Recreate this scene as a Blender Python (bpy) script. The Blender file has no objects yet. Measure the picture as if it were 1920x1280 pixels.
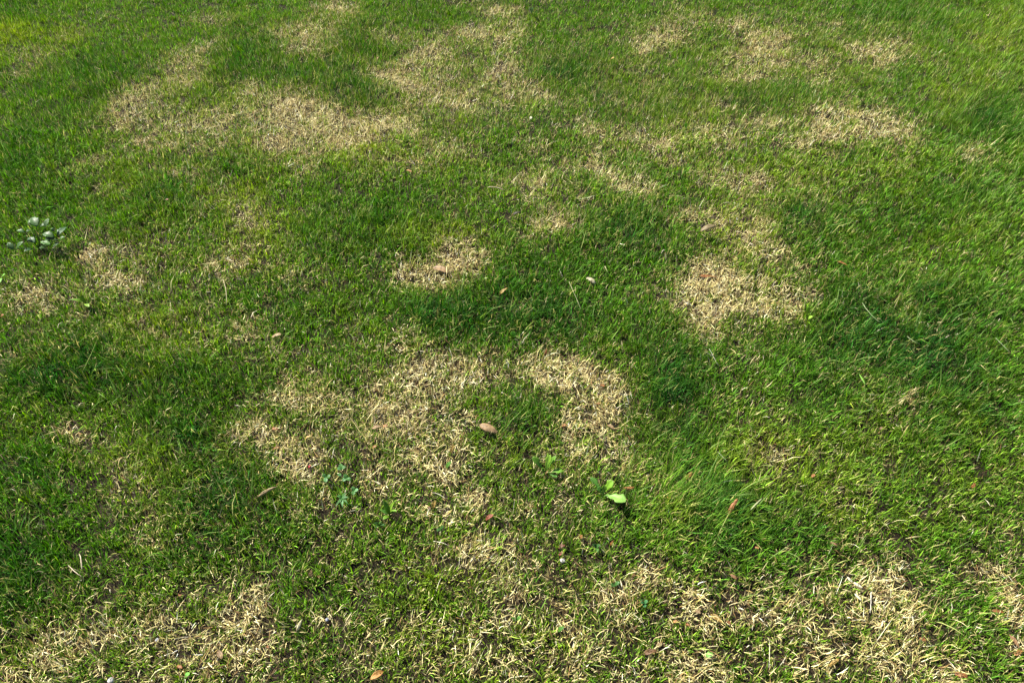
import bpy, math, random
import numpy as np
from mathutils import Vector, Matrix

# ------------------------------------------------------------------ camera, sky, sun, exposure
scene = bpy.context.scene
col = scene.collection
R = math.radians

cam_data = bpy.data.cameras.new('camera')
cam_data.sensor_width = 36.0
cam_data.lens = 27.1875
cam_data.clip_start = 0.05
cam_data.clip_end = 2000.0
camera = bpy.data.objects.new('camera', cam_data)
camera.location = (0.0, 0.0, 1.6)
camera.rotation_euler = (R(46.0), 0.0, 0.0)
col.objects.link(camera)
scene.camera = camera

SUN_ELEV = R(44.0)
SUN_AZ = R(-52.0)            # measured from +Y towards +X: the sun stands ahead and to the left
world = bpy.data.worlds.new('World')
scene.world = world
world.use_nodes = True
wn = world.node_tree.nodes
sky = wn.new('ShaderNodeTexSky')
sky.sky_type = 'NISHITA'
sky.sun_disc = False
sky.sun_elevation = SUN_ELEV
sky.sun_rotation = SUN_AZ
wn['Background'].inputs['Strength'].default_value = 0.05
world.node_tree.links.new(sky.outputs[0], wn['Background'].inputs['Color'])

sun_data = bpy.data.lights.new('sun', 'SUN')
sun_data.energy = 5.0
sun_data.angle = R(0.53)
sun_data.color = (1.0, 0.95, 0.86)
sun = bpy.data.objects.new('sun', sun_data)
to_sun = Vector((math.sin(SUN_AZ) * math.cos(SUN_ELEV), math.cos(SUN_AZ) * math.cos(SUN_ELEV), math.sin(SUN_ELEV)))
sun.rotation_euler = to_sun.to_track_quat('Z', 'Y').to_euler()
sun.location = (-4, 5, 8)
col.objects.link(sun)

scene.view_settings.view_transform = 'Standard'
scene.view_settings.look = 'None'
scene.view_settings.gamma = 1.0
scene.view_settings.use_curve_mapping = False
scene.view_settings.exposure = 1.85
scene.cycles.max_bounces = 4
scene.cycles.diffuse_bounces = 2
scene.cycles.transmission_bounces = 2

# ------------------------------------------------------------------ where the lawn is dead, green, lush, yellowish
# each entry: centre x, y on the ground (m), half axes (m), heading (deg), strength
DEAD = [
    (-2.264,3.425,0.071,0.038,-100,0.6),(-2.284,3.62,0.119,0.077,-30,0.35),(-2.199,3.831,0.112,0.069,130,0.25),(-1.522,4.074,0.099,0.055,-7,0.4),
    (-1.709,4.074,0.046,0.031,122,0.4),(-1.068,3.916,0.19,0.093,-4,0.65),(-0.987,3.674,0.131,0.108,131,0.6),(-0.967,4.234,0.191,0.112,105,0.45),
    (-1.492,3.705,0.14,0.062,-86,0.55),(-1.518,3.481,0.167,0.071,109,0.7),(-1.498,3.359,0.05,0.037,-39,0.7),(-1.655,3.264,0.066,0.047,-29,0.5),
    (-1.637,3.105,0.164,0.112,97,0.6),(-1.477,2.941,0.124,0.089,-30,0.5),(-1.66,2.955,0.097,0.031,113,0.45),(-1.253,3.001,0.116,0.076,-13,0.65),
    (-1.219,2.798,0.152,0.067,-4,0.4),(-1.457,2.798,0.1,0.072,-38,0.45),(-1.161,3.213,0.131,0.041,105,0.6),(-0.943,3.114,0.129,0.078,139,0.9),
    (-0.855,3.095,0.071,0.056,-19,0.8),(-0.88,2.955,0.149,0.122,136,0.7),(-0.943,2.793,0.091,0.071,-26,0.75),(-0.819,2.675,0.067,0.05,117,0.85),
    (-0.624,2.955,0.132,0.101,-170,0.85),(-0.721,2.897,0.102,0.084,123,0.7),(-1.658,2.632,0.079,0.043,-85,0.6),(-1.601,2.699,0.038,0.025,134,0.4),
    (-1.407,2.604,0.085,0.052,-13,0.35),(-1.282,2.604,0.065,0.044,-18,0.4),(-1.19,2.529,0.049,0.033,124,0.3),(-1.488,2.421,0.062,0.042,135,0.35),
    (-1.543,2.456,0.033,0.021,129,0.3),(-1.089,2.407,0.076,0.054,124,0.35),(-0.942,2.295,0.066,0.051,134,0.5),(-2.113,3.129,0.055,0.021,119,0.25),
    (-0.059,4.175,0.091,0.073,-1,0.85),(-0.247,4.325,0.116,0.038,0,0.5),(0.192,4.325,0.035,0.031,6,0.6),(-0.876,4.16,0.111,0.069,104,0.45),
    (-0.61,3.831,0.098,0.066,102,0.55),(-0.249,3.916,0.095,0.053,-1,0.5),(-0.174,3.85,0.134,0.078,-1,0.5),(0.024,3.896,0.132,0.032,90,0.6),
    (-0.082,3.786,0.095,0.04,91,0.5),(-0.413,3.602,0.158,0.069,-110,0.55),(-0.528,3.392,0.136,0.062,142,0.95),(-0.483,3.538,0.071,0.062,115,0.6),
    (-0.297,3.538,0.116,0.05,94,0.5),(-0.02,3.447,0.122,0.054,90,0.7),(-0.1,3.37,0.065,0.061,100,0.5),(0.038,3.264,0.095,0.062,0,0.55),
    (0.124,3.163,0.047,0.04,4,0.45),(-0.335,3.317,0.079,0.048,96,0.5),(-0.247,3.213,0.095,0.081,-8,0.5),(-0.118,3.129,0.093,0.049,-1,0.4),
    (-0.438,3.213,0.102,0.028,96,0.45),(-0.435,3.033,0.094,0.034,96,0.5),(0.71,3.805,0.13,0.078,78,0.6),(0.644,3.699,0.056,0.031,80,0.7),
    (0.791,3.87,0.082,0.064,14,0.5),(0.865,4.124,0.182,0.055,80,0.3),(0.469,3.163,0.093,0.04,1,0.3),(0.602,3.301,0.053,0.035,77,0.25),
    (-0.432,2.91,0.054,0.043,106,0.6),(-0.632,2.81,0.067,0.057,-27,0.65),(-0.523,2.632,0.052,0.039,-9,0.65),(-0.393,2.659,0.072,0.052,101,0.55),
    (-0.283,2.793,0.107,0.063,-2,0.4),(-0.216,2.739,0.049,0.042,101,0.4),(0.098,2.768,0.053,0.05,9,0.5),(0.315,2.91,0.055,0.044,7,0.5),
    (0.385,2.853,0.087,0.052,3,0.4),(0.584,2.81,0.077,0.058,11,0.75),(0.607,2.671,0.049,0.04,63,0.6),(0.499,2.823,0.045,0.041,40,0.4),
    (0.327,2.659,0.079,0.041,84,0.5),(0.372,2.544,0.083,0.038,130,0.85),(0.469,2.456,0.057,0.049,22,0.9),(0.428,2.492,0.04,0.029,7,0.8),
    (0.2,2.62,0.072,0.039,1,0.5),(0.067,2.544,0.075,0.071,81,0.45),(0.132,2.503,0.05,0.037,2,0.5),(-0.028,2.544,0.045,0.04,92,0.4),
    (-0.204,2.372,0.069,0.029,94,0.35),(0.124,2.24,0.092,0.047,-149,0.95),(0.078,2.407,0.063,0.039,88,0.5),(0.252,2.372,0.034,0.029,77,0.3),
    (0.563,2.272,0.048,0.038,16,0.4),(-0.214,2.318,0.033,0.023,96,0.3),(0.981,4.053,0.073,0.054,67,0.7),(1.171,4.032,0.072,0.048,68,0.75),
    (1.212,3.916,0.11,0.066,7,0.35),(0.87,3.825,0.04,0.026,74,0.6),(1.381,3.87,0.082,0.051,10,0.6),(1.243,3.786,0.109,0.074,13,0.55),
    (1.273,3.723,0.065,0.04,68,0.8),(1.165,3.638,0.111,0.089,33,0.75),(1.279,3.538,0.09,0.056,10,0.6),(1.134,3.392,0.098,0.027,1,0.6),
    (0.98,3.392,0.052,0.041,26,0.4),(1.469,3.578,0.054,0.04,43,0.6),(1.427,3.408,0.064,0.042,15,0.45),(1.749,3.68,0.12,0.071,11,0.7),
    (1.918,3.761,0.056,0.035,55,0.7),(1.77,3.561,0.061,0.042,26,0.75),(1.674,4.005,0.085,0.053,12,0.35),(1.945,3.602,0.053,0.032,55,0.4),
    (1.665,3.742,0.06,0.044,36,0.4),(0.916,3.114,0.052,0.043,49,0.55),(0.819,2.879,0.088,0.043,3,0.6),(0.901,2.853,0.048,0.039,41,0.55),
    (1.065,2.955,0.076,0.047,68,0.6),(0.768,3.019,0.05,0.042,47,0.35),(0.98,2.973,0.05,0.04,44,0.35),(1.322,3.019,0.077,0.058,37,0.6),
    (1.482,3.019,0.105,0.063,11,0.85),(1.59,2.941,0.097,0.066,24,0.75),(1.649,2.879,0.049,0.029,56,0.7),(1.299,2.866,0.093,0.065,21,0.85),
    (1.465,2.879,0.063,0.046,37,0.85),(1.594,2.823,0.045,0.025,10,0.5),(1.153,2.752,0.054,0.032,9,0.55),(1.083,2.823,0.038,0.029,47,0.4),
    (0.842,2.739,0.035,0.028,55,0.7),(1.847,2.739,0.077,0.051,37,0.65),(1.795,2.683,0.038,0.024,44,0.5),(1.509,2.671,0.049,0.034,36,0.4),
    (1.454,2.593,0.036,0.025,45,0.4),(0.91,2.503,0.063,0.049,23,0.9),(0.72,2.566,0.062,0.04,73,0.5),(0.783,2.503,0.04,0.033,44,0.5),
    (1.056,2.442,0.047,0.036,49,0.6),(1.12,2.431,0.032,0.024,43,0.5),(0.807,2.396,0.054,0.028,74,0.5),(0.94,2.372,0.032,0.025,34,0.6),
    (0.68,2.272,0.073,0.051,10,0.85),(0.874,2.262,0.048,0.035,59,0.6),(-1.429,2.195,0.049,0.03,-15,0.45),(-1.47,2.146,0.036,0.023,134,0.5),
    (-1.365,2.095,0.057,0.034,-14,0.75),(-1.427,2.066,0.047,0.028,-14,0.7),(-1.353,1.997,0.076,0.029,115,0.7),(-1.27,1.934,0.064,0.041,-17,0.85),
    (-1.476,2.054,0.03,0.02,-29,0.5),(-1.551,1.878,0.049,0.032,-30,0.55),(-1.454,1.837,0.072,0.043,-17,0.75),(-1.334,1.759,0.029,0.019,137,0.6),
    (-1.491,1.794,0.043,0.024,-12,0.55),(-1.573,1.827,0.033,0.021,-35,0.5),(-1.204,1.907,0.039,0.028,-34,0.4),(-1.461,1.575,0.036,0.023,-28,0.8),
    (-0.95,2.249,0.07,0.052,126,0.5),(-0.926,2.104,0.047,0.034,-19,0.55),(-0.946,1.997,0.088,0.039,-4,0.6),(-0.725,1.896,0.055,0.044,-32,0.5),
    (-0.96,1.801,0.035,0.026,139,0.3),(-0.804,1.704,0.065,0.037,-7,0.75),(-0.836,1.769,0.034,0.024,-15,0.4),(-1.116,1.721,0.038,0.026,130,0.4),
    (-1.075,1.681,0.027,0.019,137,0.35),(-1.036,1.591,0.048,0.026,-8,0.4),(-1.148,1.582,0.044,0.025,122,0.35),(-0.896,1.649,0.03,0.022,-21,0.35),
    (-0.682,1.597,0.051,0.041,-34,0.4),(-0.572,1.539,0.042,0.035,138,0.5),(-0.608,1.462,0.054,0.039,-15,0.7),(-0.64,1.423,0.037,0.023,-8,0.65),
    (-0.53,1.417,0.06,0.047,-19,0.75),(-0.487,1.37,0.037,0.026,-10,0.75),(-0.719,1.307,0.036,0.028,133,0.75),(-0.645,1.315,0.043,0.025,-7,0.75),
    (-1.184,1.333,0.033,0.022,-33,0.65),(-1.229,1.315,0.028,0.017,-19,0.4),(-1.093,1.307,0.031,0.02,-21,0.5),(-0.99,1.395,0.022,0.015,132,0.25),
    (-0.365,1.989,0.052,0.047,130,0.75),(-0.389,2.045,0.029,0.024,111,0.5),(-0.264,1.961,0.061,0.055,113,1),(-0.207,2.006,0.058,0.055,136,1),
    (-0.152,2.066,0.076,0.052,-117,0.9),(-0.097,2.006,0.056,0.026,92,0.8),(-0.203,2.125,0.055,0.03,-1,0.65),(-0.277,1.915,0.043,0.027,-3,0.85),
    (0.207,2.249,0.038,0.026,3,0.6),(0.048,1.801,0.025,0.025,55,0.4),(0.107,1.721,0.023,0.019,4,0.35),(0.225,1.697,0.033,0.019,84,0.45),
    (0.365,1.837,0.026,0.02,75,0.35),(-0.38,1.752,0.037,0.019,99,0.45),(-0.49,1.759,0.032,0.027,-42,0.3),(-0.322,1.681,0.032,0.027,-16,0.35),
    (-0.343,1.619,0.039,0.027,-5,0.55),(-0.277,1.635,0.032,0.027,-13,0.5),(-0.45,1.635,0.03,0.026,-34,0.3),(-0.3,1.554,0.054,0.027,98,0.75),
    (-0.262,1.533,0.03,0.027,116,0.6),(-0.12,1.56,0.054,0.043,-4,0.75),(-0.201,1.533,0.038,0.029,-6,0.5),(-0.079,1.604,0.027,0.025,102,0.4),
    (-0.068,1.497,0.075,0.029,0,0.8),(-0.177,1.491,0.09,0.031,0,0.65),(-0.279,1.491,0.06,0.037,-3,0.75),(0.055,1.56,0.054,0.046,86,0.85),
    (0.087,1.582,0.033,0.031,76,0.7),(0.157,1.533,0.054,0.052,39,0.95),(0.099,1.491,0.06,0.029,1,0.9),(0.203,1.518,0.046,0.029,3,0.75),
    (0.259,1.468,0.045,0.04,19,0.85),(0.283,1.409,0.059,0.026,83,0.95),(0.212,1.376,0.066,0.057,13,0.95),(0.233,1.328,0.057,0.037,3,0.85),
    (0.146,1.32,0.037,0.031,80,0.85),(0.278,1.512,0.022,0.02,39,0.6),(-0.357,1.428,0.067,0.049,-8,0.7),(-0.283,1.376,0.073,0.057,-9,0.75),
    (-0.39,1.376,0.038,0.033,-32,0.5),(-0.429,1.346,0.043,0.028,-6,0.55),(-0.353,1.315,0.071,0.029,-1,0.75),(-0.207,1.409,0.044,0.039,-14,0.7),
    (-0.198,1.333,0.031,0.026,-8,0.5),(-0.148,1.302,0.028,0.022,-4,0.6),(-0.097,1.333,0.037,0.035,112,0.5),(-0.037,1.428,0.044,0.016,0,0.5),
    (0.858,2.217,0.055,0.043,51,0.6),(0.797,2.164,0.052,0.038,61,0.7),(0.83,2.095,0.067,0.056,109,0.65),(0.872,2.066,0.05,0.037,58,0.65),
    (0.92,2.017,0.042,0.025,67,0.5),(0.684,1.989,0.045,0.033,14,0.85),(0.623,1.915,0.085,0.068,57,1),(0.68,1.915,0.096,0.042,76,0.95),
    (0.593,1.978,0.035,0.029,52,0.6),(0.619,1.837,0.076,0.045,6,0.95),(0.584,1.759,0.071,0.035,-139,0.75),(0.6,1.697,0.036,0.023,72,0.75),
    (0.801,1.915,0.044,0.031,15,0.7),(0.8,1.819,0.057,0.045,43,0.8),(0.883,1.837,0.068,0.047,60,0.8),(0.812,1.769,0.044,0.034,29,0.75),
    (0.879,1.777,0.029,0.022,34,0.5),(0.796,1.688,0.026,0.02,46,0.35),(1.139,2.155,0.035,0.026,44,0.35),(1.103,2.017,0.028,0.02,33,0.3),
    (1.119,1.889,0.029,0.019,57,0.4),(1.218,1.942,0.03,0.02,22,0.4),(1.241,1.878,0.025,0.017,42,0.35),(1.069,1.456,0.024,0.017,37,0.55),
    (1.083,1.403,0.034,0.023,34,0.6),(0.636,1.613,0.023,0.018,61,0.4),(0.711,1.554,0.035,0.012,75,0.3),(0.605,1.39,0.022,0.018,34,0.3),
    (-1.142,1.307,0.057,0.021,-4,0.5),(-1.117,1.158,0.036,0.023,-19,0.35),(-1.121,1.254,0.034,0.023,140,0.45),(-0.958,1.116,0.037,0.025,-28,0.5),
    (-0.961,1.171,0.037,0.024,127,0.4),(-0.893,1.116,0.026,0.018,-22,0.4),(-0.823,1.099,0.017,0.012,-21,0.45),(-1.105,1.025,0.027,0.018,-32,0.35),
    (-0.845,1.013,0.033,0.02,-12,0.65),(-0.86,0.976,0.032,0.014,-5,0.6),(-0.794,0.919,0.026,0.018,-20,0.5),(-0.692,0.894,0.02,0.015,-28,0.5),
    (-0.719,0.865,0.03,0.013,-4,0.5),(-0.971,0.827,0.035,0.015,118,0.55),(-0.963,0.754,0.024,0.013,-13,0.6),(-0.96,0.727,0.046,0.022,-8,0.8),
    (-0.98,0.698,0.051,0.022,-6,0.85),(-1.028,0.673,0.045,0.021,-8,0.8),(-0.832,0.795,0.046,0.012,-2,0.7),(-0.844,0.767,0.035,0.017,-7,0.65),
    (-0.756,0.798,0.041,0.017,-4,0.65),(-0.777,0.759,0.041,0.023,-10,0.7),(-0.704,0.741,0.026,0.018,-18,0.6),(-0.669,0.754,0.034,0.025,136,0.65),
    (-0.632,0.79,0.025,0.018,-24,0.7),(-0.59,0.798,0.035,0.022,-9,0.9),(-0.686,0.685,0.045,0.022,-6,0.7),(-0.616,0.702,0.035,0.024,-16,0.7),
    (-0.612,0.657,0.033,0.013,-3,0.7),(-0.964,0.66,0.044,0.015,-3,0.7),(-0.743,0.657,0.033,0.013,-4,0.6),(-0.89,0.72,0.041,0.028,139,0.4),
    (-0.702,1.302,0.028,0.021,127,0.75),(-0.616,1.272,0.036,0.026,-15,0.85),(-0.559,1.256,0.035,0.026,-14,0.7),(-0.545,1.198,0.054,0.044,130,0.95),
    (-0.504,1.198,0.031,0.026,-27,0.7),(-0.519,1.156,0.034,0.016,-3,0.75),(-0.574,1.188,0.022,0.017,131,0.7),(-0.36,1.297,0.025,0.018,-7,0.6),
    (-0.315,1.163,0.047,0.02,-1,0.85),(-0.27,1.226,0.043,0.024,98,0.75),(-0.218,1.198,0.041,0.033,-9,0.65),(-0.196,1.282,0.026,0.024,-40,0.6),
    (-0.328,1.15,0.024,0.016,-6,0.8),(-0.21,1.09,0.023,0.015,-3,0.5),(-0.202,1.055,0.026,0.018,-4,0.6),(-0.165,1.026,0.024,0.02,104,0.6),
    (-0.532,1.047,0.032,0.024,121,0.5),(-0.36,0.951,0.031,0.014,-2,0.45),(-0.423,0.935,0.022,0.014,-6,0.4),(-0.221,0.912,0.024,0.016,-4,0.5),
    (-0.475,1.093,0.019,0.015,-20,0.45),(-0.278,1.08,0.018,0.015,-14,0.5),(-0.129,1.284,0.035,0.018,-1,0.7),(-0.171,1.24,0.041,0.034,-8,0.6),
    (-0.126,1.22,0.043,0.03,95,0.75),(-0.109,1.121,0.035,0.026,95,0.8),(-0.175,1.156,0.033,0.026,-6,0.5),(-0.097,1.076,0.032,0.027,-5,0.75),
    (-0.161,1.079,0.021,0.018,-12,0.5),(-0.184,1.028,0.021,0.018,-12,0.6),(-0.095,1.017,0.023,0.02,-9,0.5),(0.019,1.135,0.02,0.019,5,0.6),
    (0.08,1.228,0.017,0.016,72,0.5),(0.143,1.179,0.04,0.023,1,0.5),(0.204,1.208,0.048,0.024,1,0.65),(0.175,1.258,0.042,0.024,2,0.65),
    (0.25,1.275,0.031,0.025,9,0.7),(0.295,1.228,0.028,0.024,17,0.6),(0.306,1.179,0.034,0.02,3,0.8),(0.333,1.132,0.036,0.03,101,0.85),
    (0.232,1.155,0.027,0.016,3,0.7),(0.028,1.068,0.032,0.021,0,0.6),(0.214,1.046,0.038,0.018,1,0.65),(0.013,1.02,0.032,0.023,0,0.6),
    (0.122,1.074,0.022,0.02,61,0.5),(0.14,1.121,0.022,0.021,66,0.55),(0.049,1,0.023,0.017,2,0.5),(-0.072,0.959,0.05,0.02,0,0.8),
    (-0.124,0.964,0.025,0.02,-5,0.6),(-0.029,0.938,0.025,0.016,-1,0.65),(0,0.926,0.017,0.014,0,0.6),(0.117,0.983,0.02,0.017,79,0.5),
    (0.243,0.939,0.017,0.014,9,0.4),(-0.55,0.842,0.027,0.02,-17,0.75),(-0.561,0.795,0.053,0.027,-5,0.95),(-0.587,0.812,0.027,0.019,-17,0.85),
    (-0.547,0.766,0.046,0.017,-2,0.9),(-0.511,0.746,0.03,0.02,112,0.85),(-0.565,0.715,0.034,0.02,-8,0.75),(-0.523,0.715,0.023,0.017,-20,0.6),
    (-0.405,0.785,0.029,0.012,-2,0.75),(-0.414,0.804,0.016,0.01,-6,0.6),(-0.364,0.798,0.029,0.015,-3,0.55),(-0.218,0.785,0.016,0.014,-19,0.65),
    (-0.34,0.762,0.034,0.017,-3,0.5),(-0.396,0.88,0.022,0.015,-10,0.4),(-0.354,0.862,0.019,0.013,-7,0.35),(-0.098,0.906,0.024,0.012,-1,0.8),
    (-0.178,0.92,0.022,0.014,-3,0.55),(-0.057,0.942,0.043,0.014,0,0.75),(-0.013,0.838,0.032,0.014,90,0.8),(-0.022,0.772,0.034,0.019,0,0.75),
    (-0.074,0.766,0.026,0.023,98,0.75),(-0.091,0.734,0.028,0.016,-1,0.7),(-0.065,0.679,0.033,0.022,-1,0.75),(-0.177,0.696,0.028,0.011,-1,0.7),
    (-0.232,0.715,0.028,0.014,-2,0.5),(-0.279,0.721,0.022,0.014,-4,0.4),(-0.146,0.779,0.04,0.012,0,0.5),(-0.352,0.703,0.028,0.016,-4,0.35),
    (-0.317,0.667,0.02,0.011,-4,0.45),(-0.519,0.67,0.025,0.015,-9,0.6),(-0.138,0.661,0.024,0.013,-1,0.55),(-0.404,0.747,0.021,0.014,-9,0.4),
    (0.001,0.969,0.02,0.017,90,0.6),(-0.008,0.904,0.024,0.022,91,0.65),(-0.008,0.841,0.038,0.018,90,0.75),(0.05,0.88,0.024,0.022,83,0.5),
    (0.099,0.841,0.03,0.023,4,0.6),(0.142,0.847,0.021,0.018,8,0.55),(0.304,0.887,0.03,0.026,25,0.85),(0.221,0.833,0.033,0.027,12,0.85),
    (0.263,0.853,0.022,0.018,14,0.75),(0.237,0.81,0.035,0.017,2,0.75),(0.28,0.814,0.019,0.012,5,0.5),(0.361,0.853,0.03,0.023,12,0.6),
    (0.403,0.827,0.033,0.024,146,0.9),(0.384,0.801,0.041,0.017,2,0.9),(0.427,0.788,0.029,0.021,13,0.8),(0.364,0.773,0.034,0.014,2,0.75),
    (0.505,0.798,0.035,0.017,4,0.8),(0.529,0.814,0.024,0.015,8,0.7),(0.136,0.751,0.026,0.023,76,0.85),(0.159,0.733,0.029,0.02,82,0.75),
    (0.127,0.788,0.02,0.018,65,0.7),(0.191,0.769,0.021,0.014,4,0.6),(-0.014,0.769,0.021,0.017,-1,0.7),(0.013,0.763,0.016,0.014,1,0.6),
    (0.247,0.788,0.021,0.017,11,0.7),(0.311,0.727,0.023,0.011,3,0.7),(0.23,0.685,0.024,0.015,4,0.65),(0.253,0.685,0.016,0.013,16,0.55),
    (0.353,0.703,0.022,0.013,5,0.6),(0.357,0.669,0.044,0.022,3,0.95),(0.405,0.669,0.028,0.019,10,0.85),(0.446,0.674,0.034,0.024,12,0.85),
    (0.472,0.689,0.02,0.015,16,0.75),(0.43,0.712,0.034,0.014,2,0.55),(0.051,0.727,0.018,0.014,2,0.4),(0.108,0.703,0.02,0.016,4,0.5),
    (0.115,0.672,0.022,0.015,3,0.55),(-0.008,0.703,0.02,0.02,98,0.6),(0.007,0.663,0.022,0.015,0,0.6),(0.763,0.866,0.036,0.019,7,0.75),
    (0.804,0.883,0.037,0.018,6,0.85),(0.838,0.869,0.032,0.022,21,0.9),(0.852,0.844,0.029,0.023,75,0.8),(0.803,0.832,0.031,0.019,14,0.8),
    (0.705,0.844,0.025,0.015,62,0.75),(0.715,0.814,0.03,0.017,9,0.6),(0.695,0.902,0.03,0.011,2,0.5),(0.78,0.785,0.052,0.019,3,0.9),
    (0.816,0.778,0.025,0.017,26,0.85),(0.867,0.791,0.029,0.012,4,0.65),(0.918,0.834,0.022,0.009,65,0.65),(0.848,0.923,0.018,0.011,57,0.55),
    (1.077,0.877,0.033,0.021,24,0.9),(1.123,0.883,0.033,0.019,18,0.85),(1.107,0.824,0.037,0.02,52,0.9),(1.059,0.801,0.03,0.016,12,0.8),
    (1.086,0.778,0.03,0.018,41,0.9),(1.096,0.964,0.025,0.015,21,0.55),(1.027,0.912,0.025,0.013,9,0.55),(1.187,1.015,0.028,0.017,46,0.5),
    (1.059,0.715,0.038,0.014,61,0.9),(0.535,0.797,0.029,0.015,4,0.7),(0.589,0.801,0.029,0.017,7,0.7),(0.616,0.764,0.03,0.016,138,0.7),
    (0.65,0.742,0.029,0.016,8,0.75),(0.63,0.818,0.018,0.014,31,0.5),(0.56,0.772,0.023,0.014,8,0.5),(0.634,0.705,0.023,0.013,9,0.75),
    (0.674,0.72,0.023,0.011,6,0.55),(0.647,0.679,0.033,0.013,3,0.75),(0.548,0.672,0.025,0.015,9,0.5),(0.567,0.658,0.022,0.011,5,0.6),
    (0.698,0.718,0.016,0.011,16,0.5),(0.768,0.727,0.021,0.011,9,0.6),(0.758,0.772,0.029,0.014,6,0.9),(0.837,0.727,0.034,0.016,6,0.85),
    (0.792,0.709,0.039,0.016,4,0.8),(0.804,0.679,0.045,0.019,5,0.95),(0.859,0.69,0.034,0.019,11,0.9),(0.883,0.672,0.028,0.015,9,0.85),
    (0.917,0.663,0.025,0.011,6,0.8),(0.866,0.746,0.021,0.011,10,0.7),(0.345,1.16,0.027,0.021,70,0.85),(0.363,1.137,0.036,0.027,107,0.8),
    (0.64,1.216,0.048,0.024,4,0.5),(0.689,1.225,0.026,0.019,22,0.5),(0.65,1.259,0.031,0.021,11,0.5),(0.769,1.123,0.022,0.016,44,0.4),
    (0.792,0.981,0.028,0.018,57,0.5),(0.822,0.979,0.016,0.011,50,0.4),(0.396,0.959,0.018,0.014,15,0.35),(-0.289,0.703,0.222,0.067,-1,0.16),
    (0.046,0.797,0.185,0.134,1,0.16),(-0.801,0.737,0.295,0.081,-2,0.16),(0.672,0.761,0.298,0.094,2,0.16),(-0.216,1.181,0.405,0.215,-2,0.14),
    (-0.918,1.07,0.269,0.161,-13,0.12),(-0.13,2.832,0.65,0.385,-1,0.12),(0.853,2.875,0.529,0.436,42,0.14),(-1.027,2.964,0.505,0.353,-14,0.16),
    (-1.088,1.789,0.374,0.216,-10,0.1),(1.274,3.705,0.684,0.365,6,0.16),(-0.075,3.526,0.502,0.402,-2,0.16),(-0.939,2.177,0.234,0.175,-23,0.1),
    (0.998,0.86,0.154,0.095,19,0.14),(0.824,2,0.302,0.228,55,0.1),(0.043,0.617,0.427,0.023,0,0.5),(0.737,0.617,0.267,0.023,0,0.6),
    (-0.705,0.617,0.267,0.023,0,0.55),
]
ISLANDS = [
    (0,1.411,0.07,0.066,0,0.85),(0.035,1.32,0.057,0.04,1,0.7),(-0.159,1.372,0.032,0.026,-7,0.5),(-0.028,1.266,0.07,0.053,-1,0.6),
    (-0.067,1.181,0.05,0.038,93,0.5),(0.807,2,0.071,0.033,4,0.5),(0.052,1.101,0.031,0.026,86,0.3),(-0.445,1.266,0.054,0.025,101,0.5),
    (0.354,0.767,0.016,0.009,5,0.3),(0.288,0.785,0.028,0.014,3,0.7),(0.674,0.981,0.102,0.056,7,0.6),(-0.119,0.86,0.071,0.039,-1,0.8),
    (0.046,0.773,0.024,0.016,88,0.7),(-0.402,0.847,0.071,0.038,-4,0.4),(-0.465,0.809,0.036,0.024,-10,0.7),(0.526,0.72,0.067,0.025,2,0.7),
    (0.949,0.797,0.061,0.035,13,0.7),(1.013,0.709,0.034,0.02,46,0.6),(0.725,0.749,0.029,0.012,4,0.5),(-0.707,2.919,0.037,0.026,109,0.5),
    (1.466,2.941,0.046,0.026,10,0.4),(-1.485,1.945,0.08,0.037,-7,0.7),(-0.123,0.726,0.034,0.016,-1,0.5),(0.347,1.055,0.081,0.071,38,0.8),
    (0.361,1.376,0.115,0.043,82,0.8),(0.412,1.232,0.074,0.064,43,0.7),
]
LUSH = [
    (-0.858,3.705,0.376,0.204,103,0.9),(0.199,3.469,0.229,0.22,48,0.7),(0.628,3.153,0.259,0.195,10,0.8),(0.407,2.192,0.171,0.151,27,0.8),
    (-1.291,2.407,0.206,0.149,-39,0.7),(-1.094,2.707,0.179,0.133,-23,0.8),(-1.894,3.359,0.314,0.207,134,0.6),(-1.263,3.767,0.263,0.151,110,0.6),
    (-0.76,3.254,0.238,0.113,-3,0.9),(-0.196,1.764,0.18,0.11,-2,0.9),(0.035,1.945,0.163,0.155,84,0.6),(-0.81,1.232,0.156,0.1,-13,0.9),
    (-0.693,1.101,0.145,0.112,-36,1),(-0.917,1.266,0.091,0.065,-26,0.6),(1.41,2.305,0.285,0.185,19,0.35),(1.071,1.839,0.178,0.13,42,0.5),
    (0.424,1.516,0.232,0.09,81,0.8),(1.089,1.646,0.266,0.172,17,0.8),(1.02,2.272,0.142,0.104,54,0.7),(1.947,2.875,0.436,0.158,62,0.6),
    (-1.235,1.537,0.208,0.121,-13,0.8),(-1.213,1.181,0.128,0.083,-34,0.6),(-1.136,0.926,0.144,0.083,130,0.8),(0.029,1.339,0.093,0.086,86,0.7),
    (-0.483,2.208,0.261,0.156,-4,0.5),(1.323,1.839,0.185,0.125,41,0.6),(0.383,1.32,0.166,0.07,81,0.6),(1.081,3.203,0.238,0.125,5,0.6),
    (0.065,1.716,0.194,0.095,0,0.6),(-0.728,0.996,0.108,0.08,-26,0.6),(1.229,1.415,0.188,0.122,43,0.6),(-0.505,1.01,0.077,0.06,121,0.5),
    (2.042,4.103,0.372,0.257,27,0.4),(1.007,0.797,0.075,0.045,18,0.3),(0.488,1.055,0.099,0.082,43,0.7),(0.682,1.01,0.079,0.056,17,0.5),
    (-0.992,1.495,0.242,0.082,-2,0.6),(-0.737,1.839,0.159,0.097,110,0.5),(-1.876,2.667,0.397,0.15,118,0.4),(-2.72,4.175,0.346,0.192,130,0.5),
    (-1.39,3.469,0.196,0.149,-38,0.5),(0.518,1.537,0.131,0.089,72,0.5),(-1.076,0.797,0.081,0.052,-31,0.6),
]
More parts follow.
